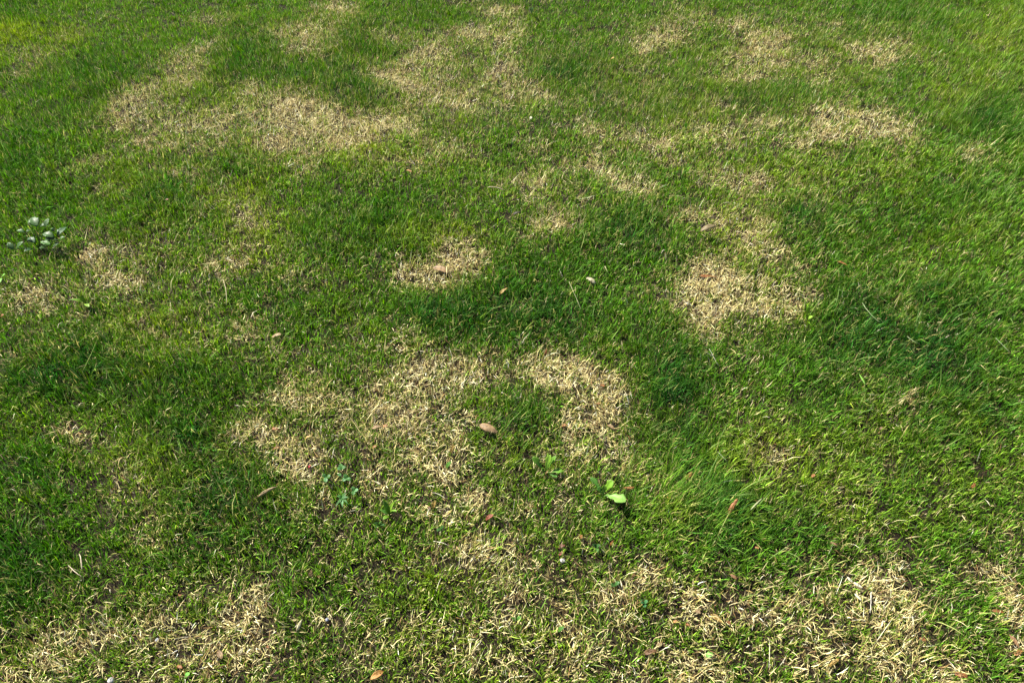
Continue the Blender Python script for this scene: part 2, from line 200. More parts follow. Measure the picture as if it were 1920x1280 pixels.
YELLOW = [
    (-2.518,3.864,0.226,0.116,126,0.9),(-2.196,3.799,0.185,0.114,130,0.6),(-0.997,2.407,0.16,0.102,-11,0.5),(-0.884,2.177,0.142,0.112,-37,0.6),
    (-0.555,2.768,0.169,0.126,107,0.6),(-0.239,2.177,0.166,0.068,-1,0.7),(-0.282,3.203,0.306,0.279,112,0.25),(0.641,1.214,0.124,0.067,6,0.8),
    (0.633,1.07,0.145,0.09,9,0.2),(0.799,2.208,0.135,0.104,56,0.6),(2.479,3.896,0.444,0.168,61,0.6),(0.799,1.148,0.093,0.069,42,0.6),
    (1.629,2.24,0.235,0.153,40,0.35),(0.818,2.919,0.194,0.162,43,0.5),(1.549,3.584,0.261,0.183,52,0.4),(1.514,2.589,0.173,0.108,16,0.3),
    (0.391,1.01,0.08,0.069,35,0.4),(0.055,1.214,0.123,0.102,2,0.3),(-0.108,0.886,0.096,0.053,-1,0.6),(-0.312,0.886,0.085,0.065,-11,0.4),
    (1.021,1.07,0.173,0.089,9,0.4),(1.222,1.232,0.132,0.086,35,0.4),(-0.957,1.181,0.116,0.081,136,0.5),(-1.244,2.208,0.203,0.104,115,0.3),
    (-0.203,0.737,0.135,0.058,-1,0.4),(0.045,0.737,0.113,0.07,1,0.3),(0.869,3.469,0.354,0.284,59,0.3),(-1.312,1.339,0.108,0.061,129,0.4),
    (-1.009,1.693,0.155,0.109,-23,0.4),(1.105,2.589,0.213,0.147,16,0.4),(1.991,3.359,0.353,0.133,64,0.4),(-1.46,2.551,0.169,0.108,127,0.4),
    (0.935,1.32,0.176,0.106,12,0.4),(-0.121,2.514,0.201,0.183,-8,0.2),(-1.349,3.153,0.211,0.13,117,0.3),
]


X0, X1, Y0, Y1, CELL = -4.4, 4.4, -0.3, 6.0, 0.0125
NX, NY = int((X1 - X0) / CELL) + 1, int((Y1 - Y0) / CELL) + 1
GX, GY = np.meshgrid(X0 + np.arange(NX) * CELL, Y0 + np.arange(NY) * CELL)
rng = np.random.default_rng(7)

def noise(scale, octaves=2, seed=0, x=None, y=None):
    """smooth value noise, about -1..1"""
    x = GX if x is None else x
    y = GY if y is None else y
    out = np.zeros_like(x); amp = 1.0; tot = 0.0
    for o in range(octaves):
        r = np.random.default_rng(seed * 17 + o)
        t = r.uniform(-1, 1, (128, 128))
        fx, fy = (x + 50) / scale, (y + 50) / scale
        ix, iy = np.floor(fx).astype(int), np.floor(fy).astype(int)
        u, v = fx - ix, fy - iy
        u, v = u * u * (3 - 2 * u), v * v * (3 - 2 * v)
        a, b = t[iy % 128, ix % 128], t[iy % 128, (ix + 1) % 128]
        c, d = t[(iy + 1) % 128, ix % 128], t[(iy + 1) % 128, (ix + 1) % 128]
        out += amp * ((a * (1 - u) + b * u) * (1 - v) + (c * (1 - u) + d * u) * v)
        tot += amp; amp *= 0.55; scale *= 0.5
    return out / tot * 1.5

WX = GX + 0.016 * noise(0.09, 3, 1)
WY = GY + 0.022 * noise(0.09, 3, 2)

def field(entries, warp=True):
    keep = np.ones_like(GX)
    px, py = (WX, WY) if warp else (GX, GY)
    for cx, cy, rx, ry, a, s in entries:
        m = 2.6 * max(rx, ry) + 0.05
        i0, i1 = max(0, int((cx - m - X0) / CELL)), min(NX, int((cx + m - X0) / CELL) + 1)
        j0, j1 = max(0, int((cy - m - Y0) / CELL)), min(NY, int((cy + m - Y0) / CELL) + 1)
        if i1 <= i0 or j1 <= j0:
            continue
        dx, dy = px[j0:j1, i0:i1] - cx, py[j0:j1, i0:i1] - cy
        ca, sa = math.cos(R(a)), math.sin(R(a))
        q = ((dx * ca + dy * sa) / rx) ** 2 + ((-dx * sa + dy * ca) / ry) ** 2
        keep[j0:j1, i0:i1] *= 1 - s * np.exp(-0.6 * q ** 1.2)
    return 1 - keep

def blur(f, r):
    """box blur, three passes, r cells"""
    for _ in range(3):
        for ax in (0, 1):
            p = np.pad(f, [(r + 1, r) if a == ax else (0, 0) for a in (0, 1)], mode='edge')
            c = np.cumsum(p, axis=ax)
            n = f.shape[ax]
            hi = np.take(c, np.arange(n) + 2 * r + 1, axis=ax)
            lo = np.take(c, np.arange(n), axis=ax)
            f = (hi - lo) / (2 * r + 1)
    return f

F_RAW = field(DEAD) * (1 - field(ISLANDS))
F_WORN = np.clip(blur(F_RAW, 4) * 1.25 + 0.16 * noise(0.20, 3, 4), 0, 1)      # thin, yellowing turf around the dead patches
F_DEAD = F_RAW ** 1.3 * 0.88
F_DEAD = np.clip(F_DEAD, 0, 1)
F_LUSH = np.clip((field(LUSH, False) * 1.15 + 0.22 * noise(0.20, 3, 5)) * (1 - 0.8 * F_WORN), 0, 1)
F_YEL = np.clip(field(YELLOW, False) + 0.22 * noise(0.13, 2, 6), 0, 1)
F_MOUND = 0.014 * blur(F_LUSH, 3) - 0.006 * blur(F_DEAD, 2)                   # lush turf stands proud, dead turf sinks
F_FLOW = math.pi * noise(0.28, 2, 8)
F_HUE = noise(0.07, 3, 9)

def samp(f, x, y):
    fx = np.clip((x - X0) / CELL, 0, NX - 1.001)
    fy = np.clip((y - Y0) / CELL, 0, NY - 1.001)
    i, j = fx.astype(int), fy.astype(int)
    u, v = fx - i, fy - j
    return (f[j, i] * (1 - u) + f[j, i + 1] * u) * (1 - v) + (f[j + 1, i] * (1 - u) + f[j + 1, i + 1] * u) * v

def dead_at(x, y):
    """how dead the turf is at a point, broken up tuft by tuft"""
    d = samp(F_DEAD, x, y)
    amp = 0.10 + 0.75 * np.sqrt(np.clip(d * (1.1 - d), 0, 1))
    return np.clip(d + amp * noise(0.032, 2, 3, x, y), 0, 1)

def ground_height(x, y):
    x = np.asarray(x, float); y = np.asarray(y, float)
    near = np.exp(-((x / 7) ** 4 + ((y - 2.5) / 7) ** 4))
    return near * (0.012 * noise(0.45, 2, 11, x, y) + 0.004 * noise(0.09, 2, 12, x, y)
                   + samp(F_MOUND, x, y) * (np.abs(x) < 4.3) * (y < 5.9) * (y > -0.2))

def gz(x, y):
    return float(ground_height(np.array([x]), np.array([y]))[0])

# ------------------------------------------------------------------ materials
def new_mat(name):
    m = bpy.data.materials.new(name)
    m.use_nodes = True
    nt = m.node_tree
    return m, nt, nt.nodes['Principled BSDF'], nt.nodes['Material Output']

def blade_material(name, translucency, rough, spec):
    m, nt, p, out = new_mat(name)
    at = nt.nodes.new('ShaderNodeAttribute'); at.attribute_name = 'blade_colour'
    tr = nt.nodes.new('ShaderNodeBsdfTranslucent')
    mix = nt.nodes.new('ShaderNodeMixShader'); mix.inputs[0].default_value = translucency
    hs = nt.nodes.new('ShaderNodeHueSaturation')
    hs.inputs['Saturation'].default_value = 1.1; hs.inputs['Value'].default_value = 1.25
    nt.links.new(at.outputs['Color'], p.inputs['Base Color'])
    nt.links.new(at.outputs['Color'], hs.inputs['Color'])
    nt.links.new(hs.outputs[0], tr.inputs['Color'])
    p.inputs['Roughness'].default_value = rough
    p.inputs['Specular IOR Level'].default_value = spec
    nt.links.new(p.outputs[0], mix.inputs[1]); nt.links.new(tr.outputs[0], mix.inputs[2])
    nt.links.new(mix.outputs[0], out.inputs['Surface'])
    return m

MAT_GREEN = blade_material('grass_blade', 0.30, 0.5, 0.05)
MAT_STRAW = blade_material('straw_blade', 0.15, 0.6, 0.05)

def soil_material():
    m, nt, p, out = new_mat('soil_and_thatch')
    tc = nt.nodes.new('ShaderNodeTexCoord')
    n1 = nt.nodes.new('ShaderNodeTexNoise'); n1.inputs['Scale'].default_value = 6; n1.inputs['Detail'].default_value = 8
    n2 = nt.nodes.new('ShaderNodeTexNoise'); n2.inputs['Scale'].default_value = 140; n2.inputs['Detail'].default_value = 5
    r1 = nt.nodes.new('ShaderNodeValToRGB')
    r1.color_ramp.elements[0].position = 0.35; r1.color_ramp.elements[0].color = (0.007, 0.007, 0.004, 1)
    r1.color_ramp.elements[1].position = 0.68; r1.color_ramp.elements[1].color = (0.016, 0.012, 0.007, 1)
    r2 = nt.nodes.new('ShaderNodeValToRGB')
    r2.color_ramp.elements[0].position = 0.40; r2.color_ramp.elements[0].color = (0.008, 0.006, 0.004, 1)
    r2.color_ramp.elements[1].position = 0.70; r2.color_ramp.elements[1].color = (0.028, 0.020, 0.011, 1)
    mx = nt.nodes.new('ShaderNodeMix'); mx.data_type = 'RGBA'; mx.inputs[0].default_value = 0.6
    bp = nt.nodes.new('ShaderNodeBump'); bp.inputs['Strength'].default_value = 0.7; bp.inputs['Distance'].default_value = 0.006
    L = nt.links.new
    L(tc.outputs['Object'], n1.inputs['Vector']); L(tc.outputs['Object'], n2.inputs['Vector'])
    L(n1.outputs[0], r1.inputs[0]); L(n2.outputs[0], r2.inputs[0])
    L(r1.outputs[0], mx.inputs[6]); L(r2.outputs[0], mx.inputs[7])
    L(mx.outputs[2], p.inputs['Base Color']); L(n2.outputs[0], bp.inputs['Height']); L(bp.outputs[0], p.inputs['Normal'])
    p.inputs['Roughness'].default_value = 0.95
    p.inputs['Specular IOR Level'].default_value = 0.1
    return m

# ------------------------------------------------------------------ ground: one sheet, fine where the lawn is seen, out to the horizon
def build_ground():
    def axis(a, b, fine):
        inner = list(np.arange(a, b + 1e-6, fine))
        out, s, v = [], 0.3, b
        while v < 600:
            v += s; s *= 1.5; out.append(v)
        lo, s, v = [], 0.3, a
        while v > -600:
            v -= s; s *= 1.5; lo.append(v)
        return np.array(lo[::-1] + inner + out)
    xs, ys = axis(-4.5, 4.5, 0.045), axis(-0.5, 6.0, 0.045)
    x, y = np.meshgrid(xs, ys)
    z = ground_height(x, y)
    nx, ny = len(xs), len(ys)
    verts = np.stack([x, y, z], -1).reshape(-1, 3)
    i, j = np.meshgrid(np.arange(nx - 1), np.arange(ny - 1))
    a = (j * nx + i).reshape(-1)
    faces = np.stack([a, a + 1, a + nx + 1, a + nx], -1)
    me = bpy.data.meshes.new('ground')
    me.from_pydata(verts.tolist(), [], faces.tolist())
    me.shade_smooth()
    o = bpy.data.objects.new('ground', me)
    me.materials.append(soil_material())
    o['kind'] = 'structure'
    o['label'] = 'dark brown soil and thatch under the patchy lawn'
    o['category'] = 'ground'
    col.objects.link(o)
build_ground()

# ------------------------------------------------------------------ grass blades
def make_blades(name, root, yaw, l, w, a0, a1, colour, twist, mat, segs):
    """One mesh of single blades: each a tapered, bent strip of `segs` segments ending in a point."""
    n = len(l)
    d = np.stack([np.cos(yaw), np.sin(yaw), np.zeros(n)], -1)
    up = np.array([0, 0, 1.0])
    side = np.stack([-np.sin(yaw), np.cos(yaw), np.zeros(n)], -1)
    side = side * np.cos(twist)[:, None] + (d * 0.8 + up * 0.6) * np.sin(twist)[:, None]
    side /= np.linalg.norm(side, axis=1)[:, None]
    p = root.copy()
    rows = []
    taper = {1: (1.0,), 2: (0.8, 1.0), 3: (0.75, 1.0, 0.8)}[segs]
    for k in range(segs):
        hw = (w * taper[k] * 0.5)[:, None]
        rows += [p - side * hw, p + side * hw]
        a = a0 + (a1 - a0) * (k / (segs - 1) if segs > 1 else 0.5)
        p = p + (l / segs)[:, None] * (np.sin(a)[:, None] * d + np.cos(a)[:, None] * up)
        gh = 0.0015
        p[:, 2] = np.maximum(p[:, 2], root[:, 2] * 0.0 + ground_cache(p) + gh)
    rows.append(p)
    nv = 2 * segs + 1
    verts = np.stack(rows, 1).reshape(-1, 3).astype(np.float32)
    tri = []
    for k in range(segs - 1):
        b = 2 * k
        tri += [(b, b + 1, b + 3), (b, b + 3, b + 2)]
    b = 2 * (segs - 1)
    tri.append((b, b + 1, b + 2))
    tri = np.array(tri)
    faces = (tri[None] + (np.arange(n) * nv)[:, None, None]).reshape(-1).astype(np.int32)
    cols = np.ones((n, nv, 4), np.float32)
    cols[:, :, :3] = colour[:, None, :]
    return verts, faces, cols.reshape(-1, 4)

HG = ground_height(GX, GY)
def ground_cache(p):
    return samp(HG, p[:, 0], p[:, 1])

def link_blades(name, pieces, mat, label, category):
    vs, fs, cs, off = [], [], [], 0
    for v, f, c in pieces:
        vs.append(v); fs.append(f + off); cs.append(c); off += len(v)
    v, f, c = np.concatenate(vs), np.concatenate(fs), np.concatenate(cs)
    me = bpy.data.meshes.new(name)
    nt = len(f) // 3
    me.vertices.add(len(v)); me.vertices.foreach_set('co', v.reshape(-1))
    me.loops.add(len(f)); me.loops.foreach_set('vertex_index', f)
    me.polygons.add(nt); me.polygons.foreach_set('loop_start', np.arange(0, 3 * nt, 3, dtype=np.int32))
    me.update(calc_edges=True)
    me.shade_smooth()
    at = me.attributes.new('blade_colour', 'FLOAT_COLOR', 'POINT')
    at.data.foreach_set('color', c.reshape(-1))
    me.materials.append(mat)
    o = bpy.data.objects.new(name, me)
    o['kind'] = 'stuff'; o['label'] = label; o['category'] = category
    col.objects.link(o)
    return nt

COS, SIN, HCAM = math.cos(R(44)), math.sin(R(44)), 1.6
def seen_halfwidth(y):
    return (y * COS + HCAM * SIN) * 0.672

def scatter(n_per_m2, weight):
    """points on the lawn; full density over the framed ground, thinner in a margin around it"""
    area = (X1 - X0) * (Y1 - Y0)
    n = int(n_per_m2 * area)
    x, y = rng.uniform(X0, X1, n), rng.uniform(Y0, Y1, n)
    out = np.abs(x) - seen_halfwidth(y)
    out = np.maximum(out, np.maximum(0.55 - y, y - 4.45))
    w = np.where(out < 0.08, 1.0, np.where(out < 1.0, 0.22, 0.0))
    w *= np.clip(1.08 - 0.11 * np.maximum(y - 0.6, 0), 0.5, 1)
    k = rng.uniform(0, 1, n) < w
    x, y = x[k], y[k]
    k = rng.uniform(0, 1, len(x)) < weight(x, y)
    return x[k], y[k]

def lerp(a, b, t):
    return np.asarray(a)[None] * (1 - t[:, None]) + np.asarray(b)[None] * t[:, None]

def split_build(name, x, y, z, yaw, l, w, a0, a1, c, tw, mat, ysplit):
    root = np.stack([x, y, z], -1)
    near, far = y < ysplit[0], y > ysplit[1]
    return [make_blades(name, root[k], yaw[k], l[k], w[k], a0[k], a1[k], c[k], tw[k], mat, s)
            for k, s in ((near, 3), (~near & ~far, 2), (far, 1)) if k.any()]

# --- living grass, grown in small tufts
def green_grass():
    tx, ty = scatter(6900, lambda x, y: np.clip(0.94 - 0.80 * dead_at(x, y) - 0.14 * samp(F_WORN, x, y) + 0.3 * samp(F_LUSH, x, y), 0.11, 1))
    nt = len(tx)
    per = 10
    t_yaw = rng.uniform(0, 2 * math.pi, nt)
    t_len = rng.lognormal(0, 0.22, nt)
    t_col = rng.normal(0, 1, nt)
    idx = np.repeat(np.arange(nt), rng.poisson(per, nt))
    n = len(idx)
    r = np.abs(rng.normal(0, 0.0125, n)); th = rng.uniform(0, 2 * math.pi, n)
    x, y = tx[idx] + r * np.cos(th), ty[idx] + r * np.sin(th)
    lush, yel, dead = samp(F_LUSH, x, y), samp(F_YEL, x, y), samp(F_DEAD, x, y)
    hue, worn = samp(F_HUE, x, y), samp(F_WORN, x, y)
    flow = samp(F_FLOW, x, y)
    # lean: outwards from the tuft, plus the tuft's own lean, plus the lie of the lawn
    vx = np.cos(th) * 0.8 + 0.7 * np.cos(t_yaw[idx]) + 0.15 * np.cos(flow) + rng.normal(0, .5, n)
    vy = np.sin(th) * 0.8 + 0.7 * np.sin(t_yaw[idx]) + 0.15 * np.sin(flow) + rng.normal(0, .5, n)
    # the long bright tussock near the front right is combed to the right and away
    comb = np.exp(-(((x - 0.44) / 0.17) ** 2 + ((y - 1.13) / 0.13) ** 2))
    vx += 1.3 * comb; vy += 0.9 * comb
    yaw = np.arctan2(vy, vx)
    l = 0.022 * (0.88 + 0.75 * lush + 0.1 * yel - 0.18 * worn + 0.7 * comb) * t_len[idx] * rng.uniform(0.55, 1.35, n)
    # rough strip on the right edge with long stray blades
    rough = np.clip((x - 1.15 - 0.13 * y) / 0.6, 0, 1)
    stray = rng.uniform(0, 1, n) < 0.010 + 0.022 * rough
    l = np.where(stray, l * rng.uniform(1.6, 2.6, n), l * (1 + 0.12 * rough))
    far = 1 + 0.16 * np.maximum(y - 1.4, 0)
    w = rng.uniform(0.0013, 0.0026, n) * (1 - 0.12 * lush) * far
    w = np.where(stray, 0.0019 * far, w)
    a0 = np.abs(rng.normal(R(16), R(15), n))
    a1 = a0 + np.abs(rng.normal(R(26), R(22), n))
    a0 += comb * R(9); a1 += comb * R(12)
    a0 = np.where(stray, a0 + R(18), a0)
    z = ground_cache(np.stack([x, y], -1)) + rng.uniform(-0.002, 0.004, n) * (1 - dead)
    # leaf colours; lush clumps go darker, part own tint, part painted self-shadow
    c = lerp((0.070, 0.165, 0.010), (0.016, 0.074, 0.008), np.clip(lush * 1.1 + 0.15 * hue, 0, 1))
    t = np.clip(0.75 * yel + 0.16 * t_col[idx] + 0.10 * hue + 0.45 * worn, 0, 1)
    c = c * (1 - t[:, None]) + np.array([[0.19, 0.255, 0.02]]) * t[:, None]
    b = np.clip(0.20 * t_col[rng.permutation(nt)][idx] + 0.05, 0, 0.6)      # some bluish tufts
    c = c * (1 - b[:, None]) + np.array([[0.035, 0.125, 0.022]]) * b[:, None]
    c *= rng.lognormal(-0.08, 0.5, n)[:, None]
    tip = rng.uniform(0, 1, n) < 0.04 + 0.20 * worn                         # half-dead blades
    c = np.where(tip[:, None], c * 0.4 + np.array([[0.42, 0.37, 0.13]]) * rng.uniform(.5, 1, n)[:, None], c)
    c = np.where(stray[:, None], c * 0.6 + np.array([[0.11, 0.15, 0.05]]), c)
    tw = rng.normal(0, 0.7, n)
    return split_build('green_grass', x, y, z, yaw, l, w, a0, a1, np.clip(c, 0.004, 0.8), tw, MAT_GREEN, (1.0, 2.9))

# --- dead straw lying flat in the bare patches, with thatch between the living blades
def dead_grass():
    x, y = scatter(98000, lambda x, y: np.clip((0.07 + 0.30 * samp(F_WORN, x, y) + 0.58 * dead_at(x, y)) * (0.9 + 0.75 * noise(0.020, 2, 14, x, y)), 0, 1))
    n = len(x)
    dead, worn, flow, hue = samp(F_DEAD, x, y), samp(F_WORN, x, y), samp(F_FLOW, x, y), samp(F_HUE, x, y)
    yaw = flow * 1.3 + rng.normal(0, 0.85, n) + math.pi * (rng.uniform(0, 1, n) < 0.35)
    l = rng.lognormal(math.log(0.0185), 0.45, n) * (0.8 + 0.3 * dead)
    far = 1 + 0.16 * np.maximum(y - 1.4, 0)
    w = rng.uniform(0.0007, 0.0018, n) * far
    lay = rng.uniform(0, 1, n) + 0.34 * (1 - np.clip(dead * 1.4, 0, 1))      # standing dead blades among the living ones
    a0 = np.where(lay < 0.5, rng.normal(R(78), R(14), n), np.abs(rng.normal(R(24), R(16), n)))
    a1 = a0 + rng.normal(R(12), R(40), n)
    z = ground_cache(np.stack([x, y], -1)) + rng.uniform(0.0, 0.013, n)
    t = np.clip(rng.normal(0.55, 0.25, n) + 0.2 * hue, 0, 1)
    c = lerp((0.42, 0.32, 0.10), (0.82, 0.73, 0.40), t)
    g = rng.uniform(0, 1, n)
    c = np.where((g < 0.12)[:, None], np.array([[0.26, 0.16, 0.065]]) * rng.uniform(.5, 1.2, n)[:, None], c)   # rusty
    c = np.where(((g > 0.12) & (g < 0.36))[:, None], np.array([[0.09, 0.062, 0.032]]), c)                       # brown rot
    c = np.where(((g > 0.36) & (g < 0.48))[:, None], np.array([[0.40, 0.38, 0.12]]) * rng.uniform(.7, 1.2, n)[:, None], c)  # yellowing
    c = np.where((g > 0.96)[:, None], np.array([[0.80, 0.75, 0.54]]), c)                                      # bleached
    c *= rng.lognormal(0, 0.16, n)[:, None]
    # thatch between living blades is darker brown, which also paints in the shaded gaps
    c = c * (0.62 + 0.38 * np.clip(dead * 1.2 + worn * 0.9, 0, 1))[:, None]
    tw = rng.normal(0, 0.8, n)
    return split_build('dead_grass', x, y, z, yaw, l, w, a0, a1, np.clip(c, 0.01, 0.85), tw, MAT_STRAW, (0.9, 2.1))

NT = link_blades('green_grass', green_grass(), MAT_GREEN, 'living green lawn grass growing in tufts between the dry patches', 'grass')
NT2 = link_blades('dead_grass', dead_grass(), MAT_STRAW, 'straw-coloured dead grass lying in bare patches of the lawn', 'dead grass')
print('blade triangles', NT, NT2)

# ------------------------------------------------------------------ fallen leaves and leaf fragments
_mats = {}
def leaf_material(colour, living):
    key = (tuple(round(v, 2) for v in colour), living)
    if key in _mats:
        return _mats[key]
    m, nt, p, out = new_mat('leaf_green' if living else 'leaf_dry')
    L = nt.links.new
    tc = nt.nodes.new('ShaderNodeTexCoord')
    n1 = nt.nodes.new('ShaderNodeTexNoise'); n1.inputs['Scale'].default_value = 55 if living else 90; n1.inputs['Detail'].default_value = 6
    n2 = nt.nodes.new('ShaderNodeTexNoise'); n2.inputs['Scale'].default_value = 320; n2.inputs['Detail'].default_value = 4
    r = nt.nodes.new('ShaderNodeValToRGB')
    k0, k1 = (0.72, 1.2) if living else (0.50, 1.25)
    r.color_ramp.elements[0].position = 0.32; r.color_ramp.elements[0].color = (*[v * k0 for v in colour], 1)
    r.color_ramp.elements[1].position = 0.66; r.color_ramp.elements[1].color = (*[min(0.85, v * k1) for v in colour], 1)
    bp = nt.nodes.new('ShaderNodeBump'); bp.inputs['Strength'].default_value = 0.35; bp.inputs['Distance'].default_value = 0.0012
    tr = nt.nodes.new('ShaderNodeBsdfTranslucent')
    mix = nt.nodes.new('ShaderNodeMixShader'); mix.inputs[0].default_value = 0.35 if living else 0.15
    L(tc.outputs['Object'], n1.inputs['Vector']); L(tc.outputs['Object'], n2.inputs['Vector'])
    L(n1.outputs[0], r.inputs[0]); L(r.outputs[0], p.inputs['Base Color']); L(r.outputs[0], tr.inputs['Color'])
    L(n2.outputs[0], bp.inputs['Height']); L(bp.outputs[0], p.inputs['Normal'])
    p.inputs['Roughness'].default_value = 0.45 if living else 0.55
    p.inputs['Specular IOR Level'].default_value = 0.2
    L(p.outputs[0], mix.inputs[1]); L(tr.outputs[0], mix.inputs[2]); L(mix.outputs[0], out.inputs['Surface'])
    _mats[key] = m
    return m

def mesh_object(name, verts, faces, mat, parent, smooth=True):
    me = bpy.data.meshes.new(name)
    me.from_pydata([tuple(v) for v in verts], [], faces)
    if smooth:
        me.shade_smooth()
    me.materials.append(mat)
    o = bpy.data.objects.new(name, me)
    o.parent = parent
    col.objects.link(o)
    return o

def thing(name, label, category, loc, group=None):
    o = bpy.data.objects.new(name, None)
    o.empty_display_size = 0.02
    o.location = loc
    o['label'] = label; o['category'] = category
    if group:
        o['group'] = group
    col.objects.link(o)
    return o

def outline(shape, u, side, rnd):
    """half width (0..1) of a leaf at u along its length"""
    if shape == 'oval':
        return max(0.0, math.sin(math.pi * u ** 0.9)) ** 0.62
    if shape == 'lance':
        return max(0.0, math.sin(math.pi * u ** 0.72)) ** 0.95
    if shape == 'round':
        return max(0.0, math.sin(math.pi * (0.08 + 0.92 * u) ** 1.15)) ** 0.5
    if shape == 'tri':
        return 0.25 + 0.75 * (u / 0.38) if u < 0.38 else max(0.0, (1 - u) / 0.62) ** 0.65 * (1 + 0.22 * math.sin(24 * u + side))
    if shape == 'spoon':
        body = 0.16 + 0.84 * (u / 0.72) ** 1.5 if u < 0.72 else math.sqrt(max(0.0, 1 - ((u - 0.72) / 0.28) ** 2))
        return body * (1 + 0.22 * math.sin(19 * u + side * 0.8) * (u < 0.8))
    # jagged: torn lobes
    return max(0.05, math.sin(math.pi * (0.1 + 0.85 * u))) ** 0.5 * rnd.uniform(0.55, 1.1)

def leaf_surface(base, tip, width, shape, arch, roll, rnd, nu=12, nv=6, fold=0.0, wrinkle=0.0):
    b, t = Vector(base), Vector(tip)
    ax = t - b
    L = ax.length
    a = ax.normalized()
    side = a.cross(Vector((0, 0, 1)))
    side = side.normalized() if side.length > 1e-4 else Vector((1, 0, 0))
    nrm = side.cross(a).normalized()
    tw = rnd.uniform(-0.35, 0.35)
    verts, faces, mid = [], [], []
    for i in range(nu + 1):
        u = i / nu
        c = b + ax * u + nrm * (arch * L * 4 * u * (1 - u))
        ang = tw * (u - 0.5)
        s = side * math.cos(ang) + nrm * math.sin(ang)
        n = nrm * math.cos(ang) - side * math.sin(ang)
        mid.append(c + n * 0.0003)
        wl, wr = outline(shape, u, -1, rnd), outline(shape, u, 1, rnd)
        for j in range(nv + 1):
            v = 2 * j / nv - 1
            hw = max(0.0002, width * 0.5 * (wl if v < 0 else wr))
            q = math.radians(abs(roll)) * 0.5
            if q > 0.05:
                r = hw / q
                off = s * (math.sin(v * q) * r) + n * ((1 - math.cos(v * q)) * r * (1 if roll > 0 else -1))
            else:
                off = s * (v * hw)
            off = off + n * (abs(v) * fold * hw + rnd.uniform(-1, 1) * wrinkle)
            verts.append(c + off)
    for i in range(nu):
        for j in range(nv):
            k = i * (nv + 1) + j
            faces.append((k, k + 1, k + nv + 2, k + nv + 1))
    return verts, faces, mid

def tube(path, radii, sides=5):
    verts, faces = [], []
    n = len(path)
    for i, p in enumerate(path):
        d = (path[min(i + 1, n - 1)] - path[max(i - 1, 0)]).normalized()
        s = d.cross(Vector((0, 0, 1)))
        s = s.normalized() if s.length > 1e-3 else Vector((1, 0, 0))
        t = s.cross(d)
        for k in range(sides):
            a = 2 * math.pi * k / sides
            verts.append(p + (s * math.cos(a) + t * math.sin(a)) * radii[i])
    for i in range(n - 1):
        for k in range(sides):
            a, b = i * sides + k, i * sides + (k + 1) % sides
            faces.append((a, b, b + sides, a + sides))
    faces.append(tuple(range(sides))[::-1])
    faces.append(tuple(range((n - 1) * sides, n * sides)))
    return verts, faces

def thicken(o, t):
    m = o.modifiers.new('thickness', 'SOLIDIFY')
    m.thickness = t; m.offset = 0

def fallen_leaf(name, label, category, shape, base, tip, width, roll, arch, colour):
    rnd = random.Random(label)
    colour = tuple(0.5 * v * k + 0.05 * sum(colour) / 3 for v, k in zip(colour, (0.92, 1.0, 0.8)))
    mid = [(base[k] + tip[k]) / 2 for k in range(2)]
    h = gz(*mid)
    root = thing(name, label, category, (mid[0], mid[1], h))
    b = Vector((base[0] - mid[0], base[1] - mid[1], base[2] - 0.003))
    t = Vector((tip[0] - mid[0], tip[1] - mid[1], tip[2]))
    L = (t - b).length
    small = name == 'leaf_fragment'
    v, f, m = leaf_surface(b, t, width, shape, arch, roll, rnd, 7 if small else 14, 4 if small else 8, wrinkle=0.0010 if small else 0.0011)
    o = mesh_object('leaf_blade', v, f, leaf_material(colour, False), root)
    thicken(o, 0.0006)
    if not small:
        n = len(m)
        stalk = m[0] + (m[0] - m[1]).normalized() * L * 0.14 - Vector((0, 0, 0.002))
        path = [stalk] + m[:-1]
        rad = [0.0008] + [0.0008 * (1 - i / n) + 0.0002 for i in range(n - 1)]
        vv, ff = tube(path, rad, 4)
        mesh_object('midrib', vv, ff, leaf_material([c * 0.75 for c in colour], False), root)

def weed(name, label, category, base, leaves, colours):
    rnd = random.Random(label)
    bx, by, bz = base
    h = gz(bx, by)
    root = thing(name, label, category, (bx, by, h))
    org = Vector((bx, by, 0))
    for lb, lt, w, shape, k in leaves:
        b, t = Vector(lb) - org, Vector(lt) - org
        fold = {'lance': 0.35, 'spoon': 0.25, 'tri': 0.25}.get(shape, 0.15)
        v, f, m = leaf_surface(b, t, w, shape, rnd.uniform(0.05, 0.14), 0, rnd, 12, 6, fold, 0.0003)
        o = mesh_object('leaf', v, f, leaf_material(colours[k], True), root)
        thicken(o, 0.0004)
        n = len(m)
        vv, ff = tube(m[:-1], [0.0007 * (1 - i / n) + 0.00015 for i in range(n - 1)], 4)
        mesh_object('midrib', vv, ff, leaf_material([min(0.6, c * 1.35 + 0.02) for c in colours[k]], True), o)
        foot = Vector((0, 0, 0.0))
        if (b - foot).length > 0.018:
            q = foot.lerp(b, 0.55) + Vector((0, 0, 0.3 * (b - foot).length * 0.4))
            path = [foot.lerp(q, s) .lerp(q.lerp(b, s), s) for s in (0, .25, .5, .75, 1)]
            vv, ff = tube(path, [0.0013, 0.0012, 0.0011, 0.001, 0.0008], 5)
            mesh_object('stem', vv, ff, leaf_material([c * 0.9 for c in colours[0]], True), root)

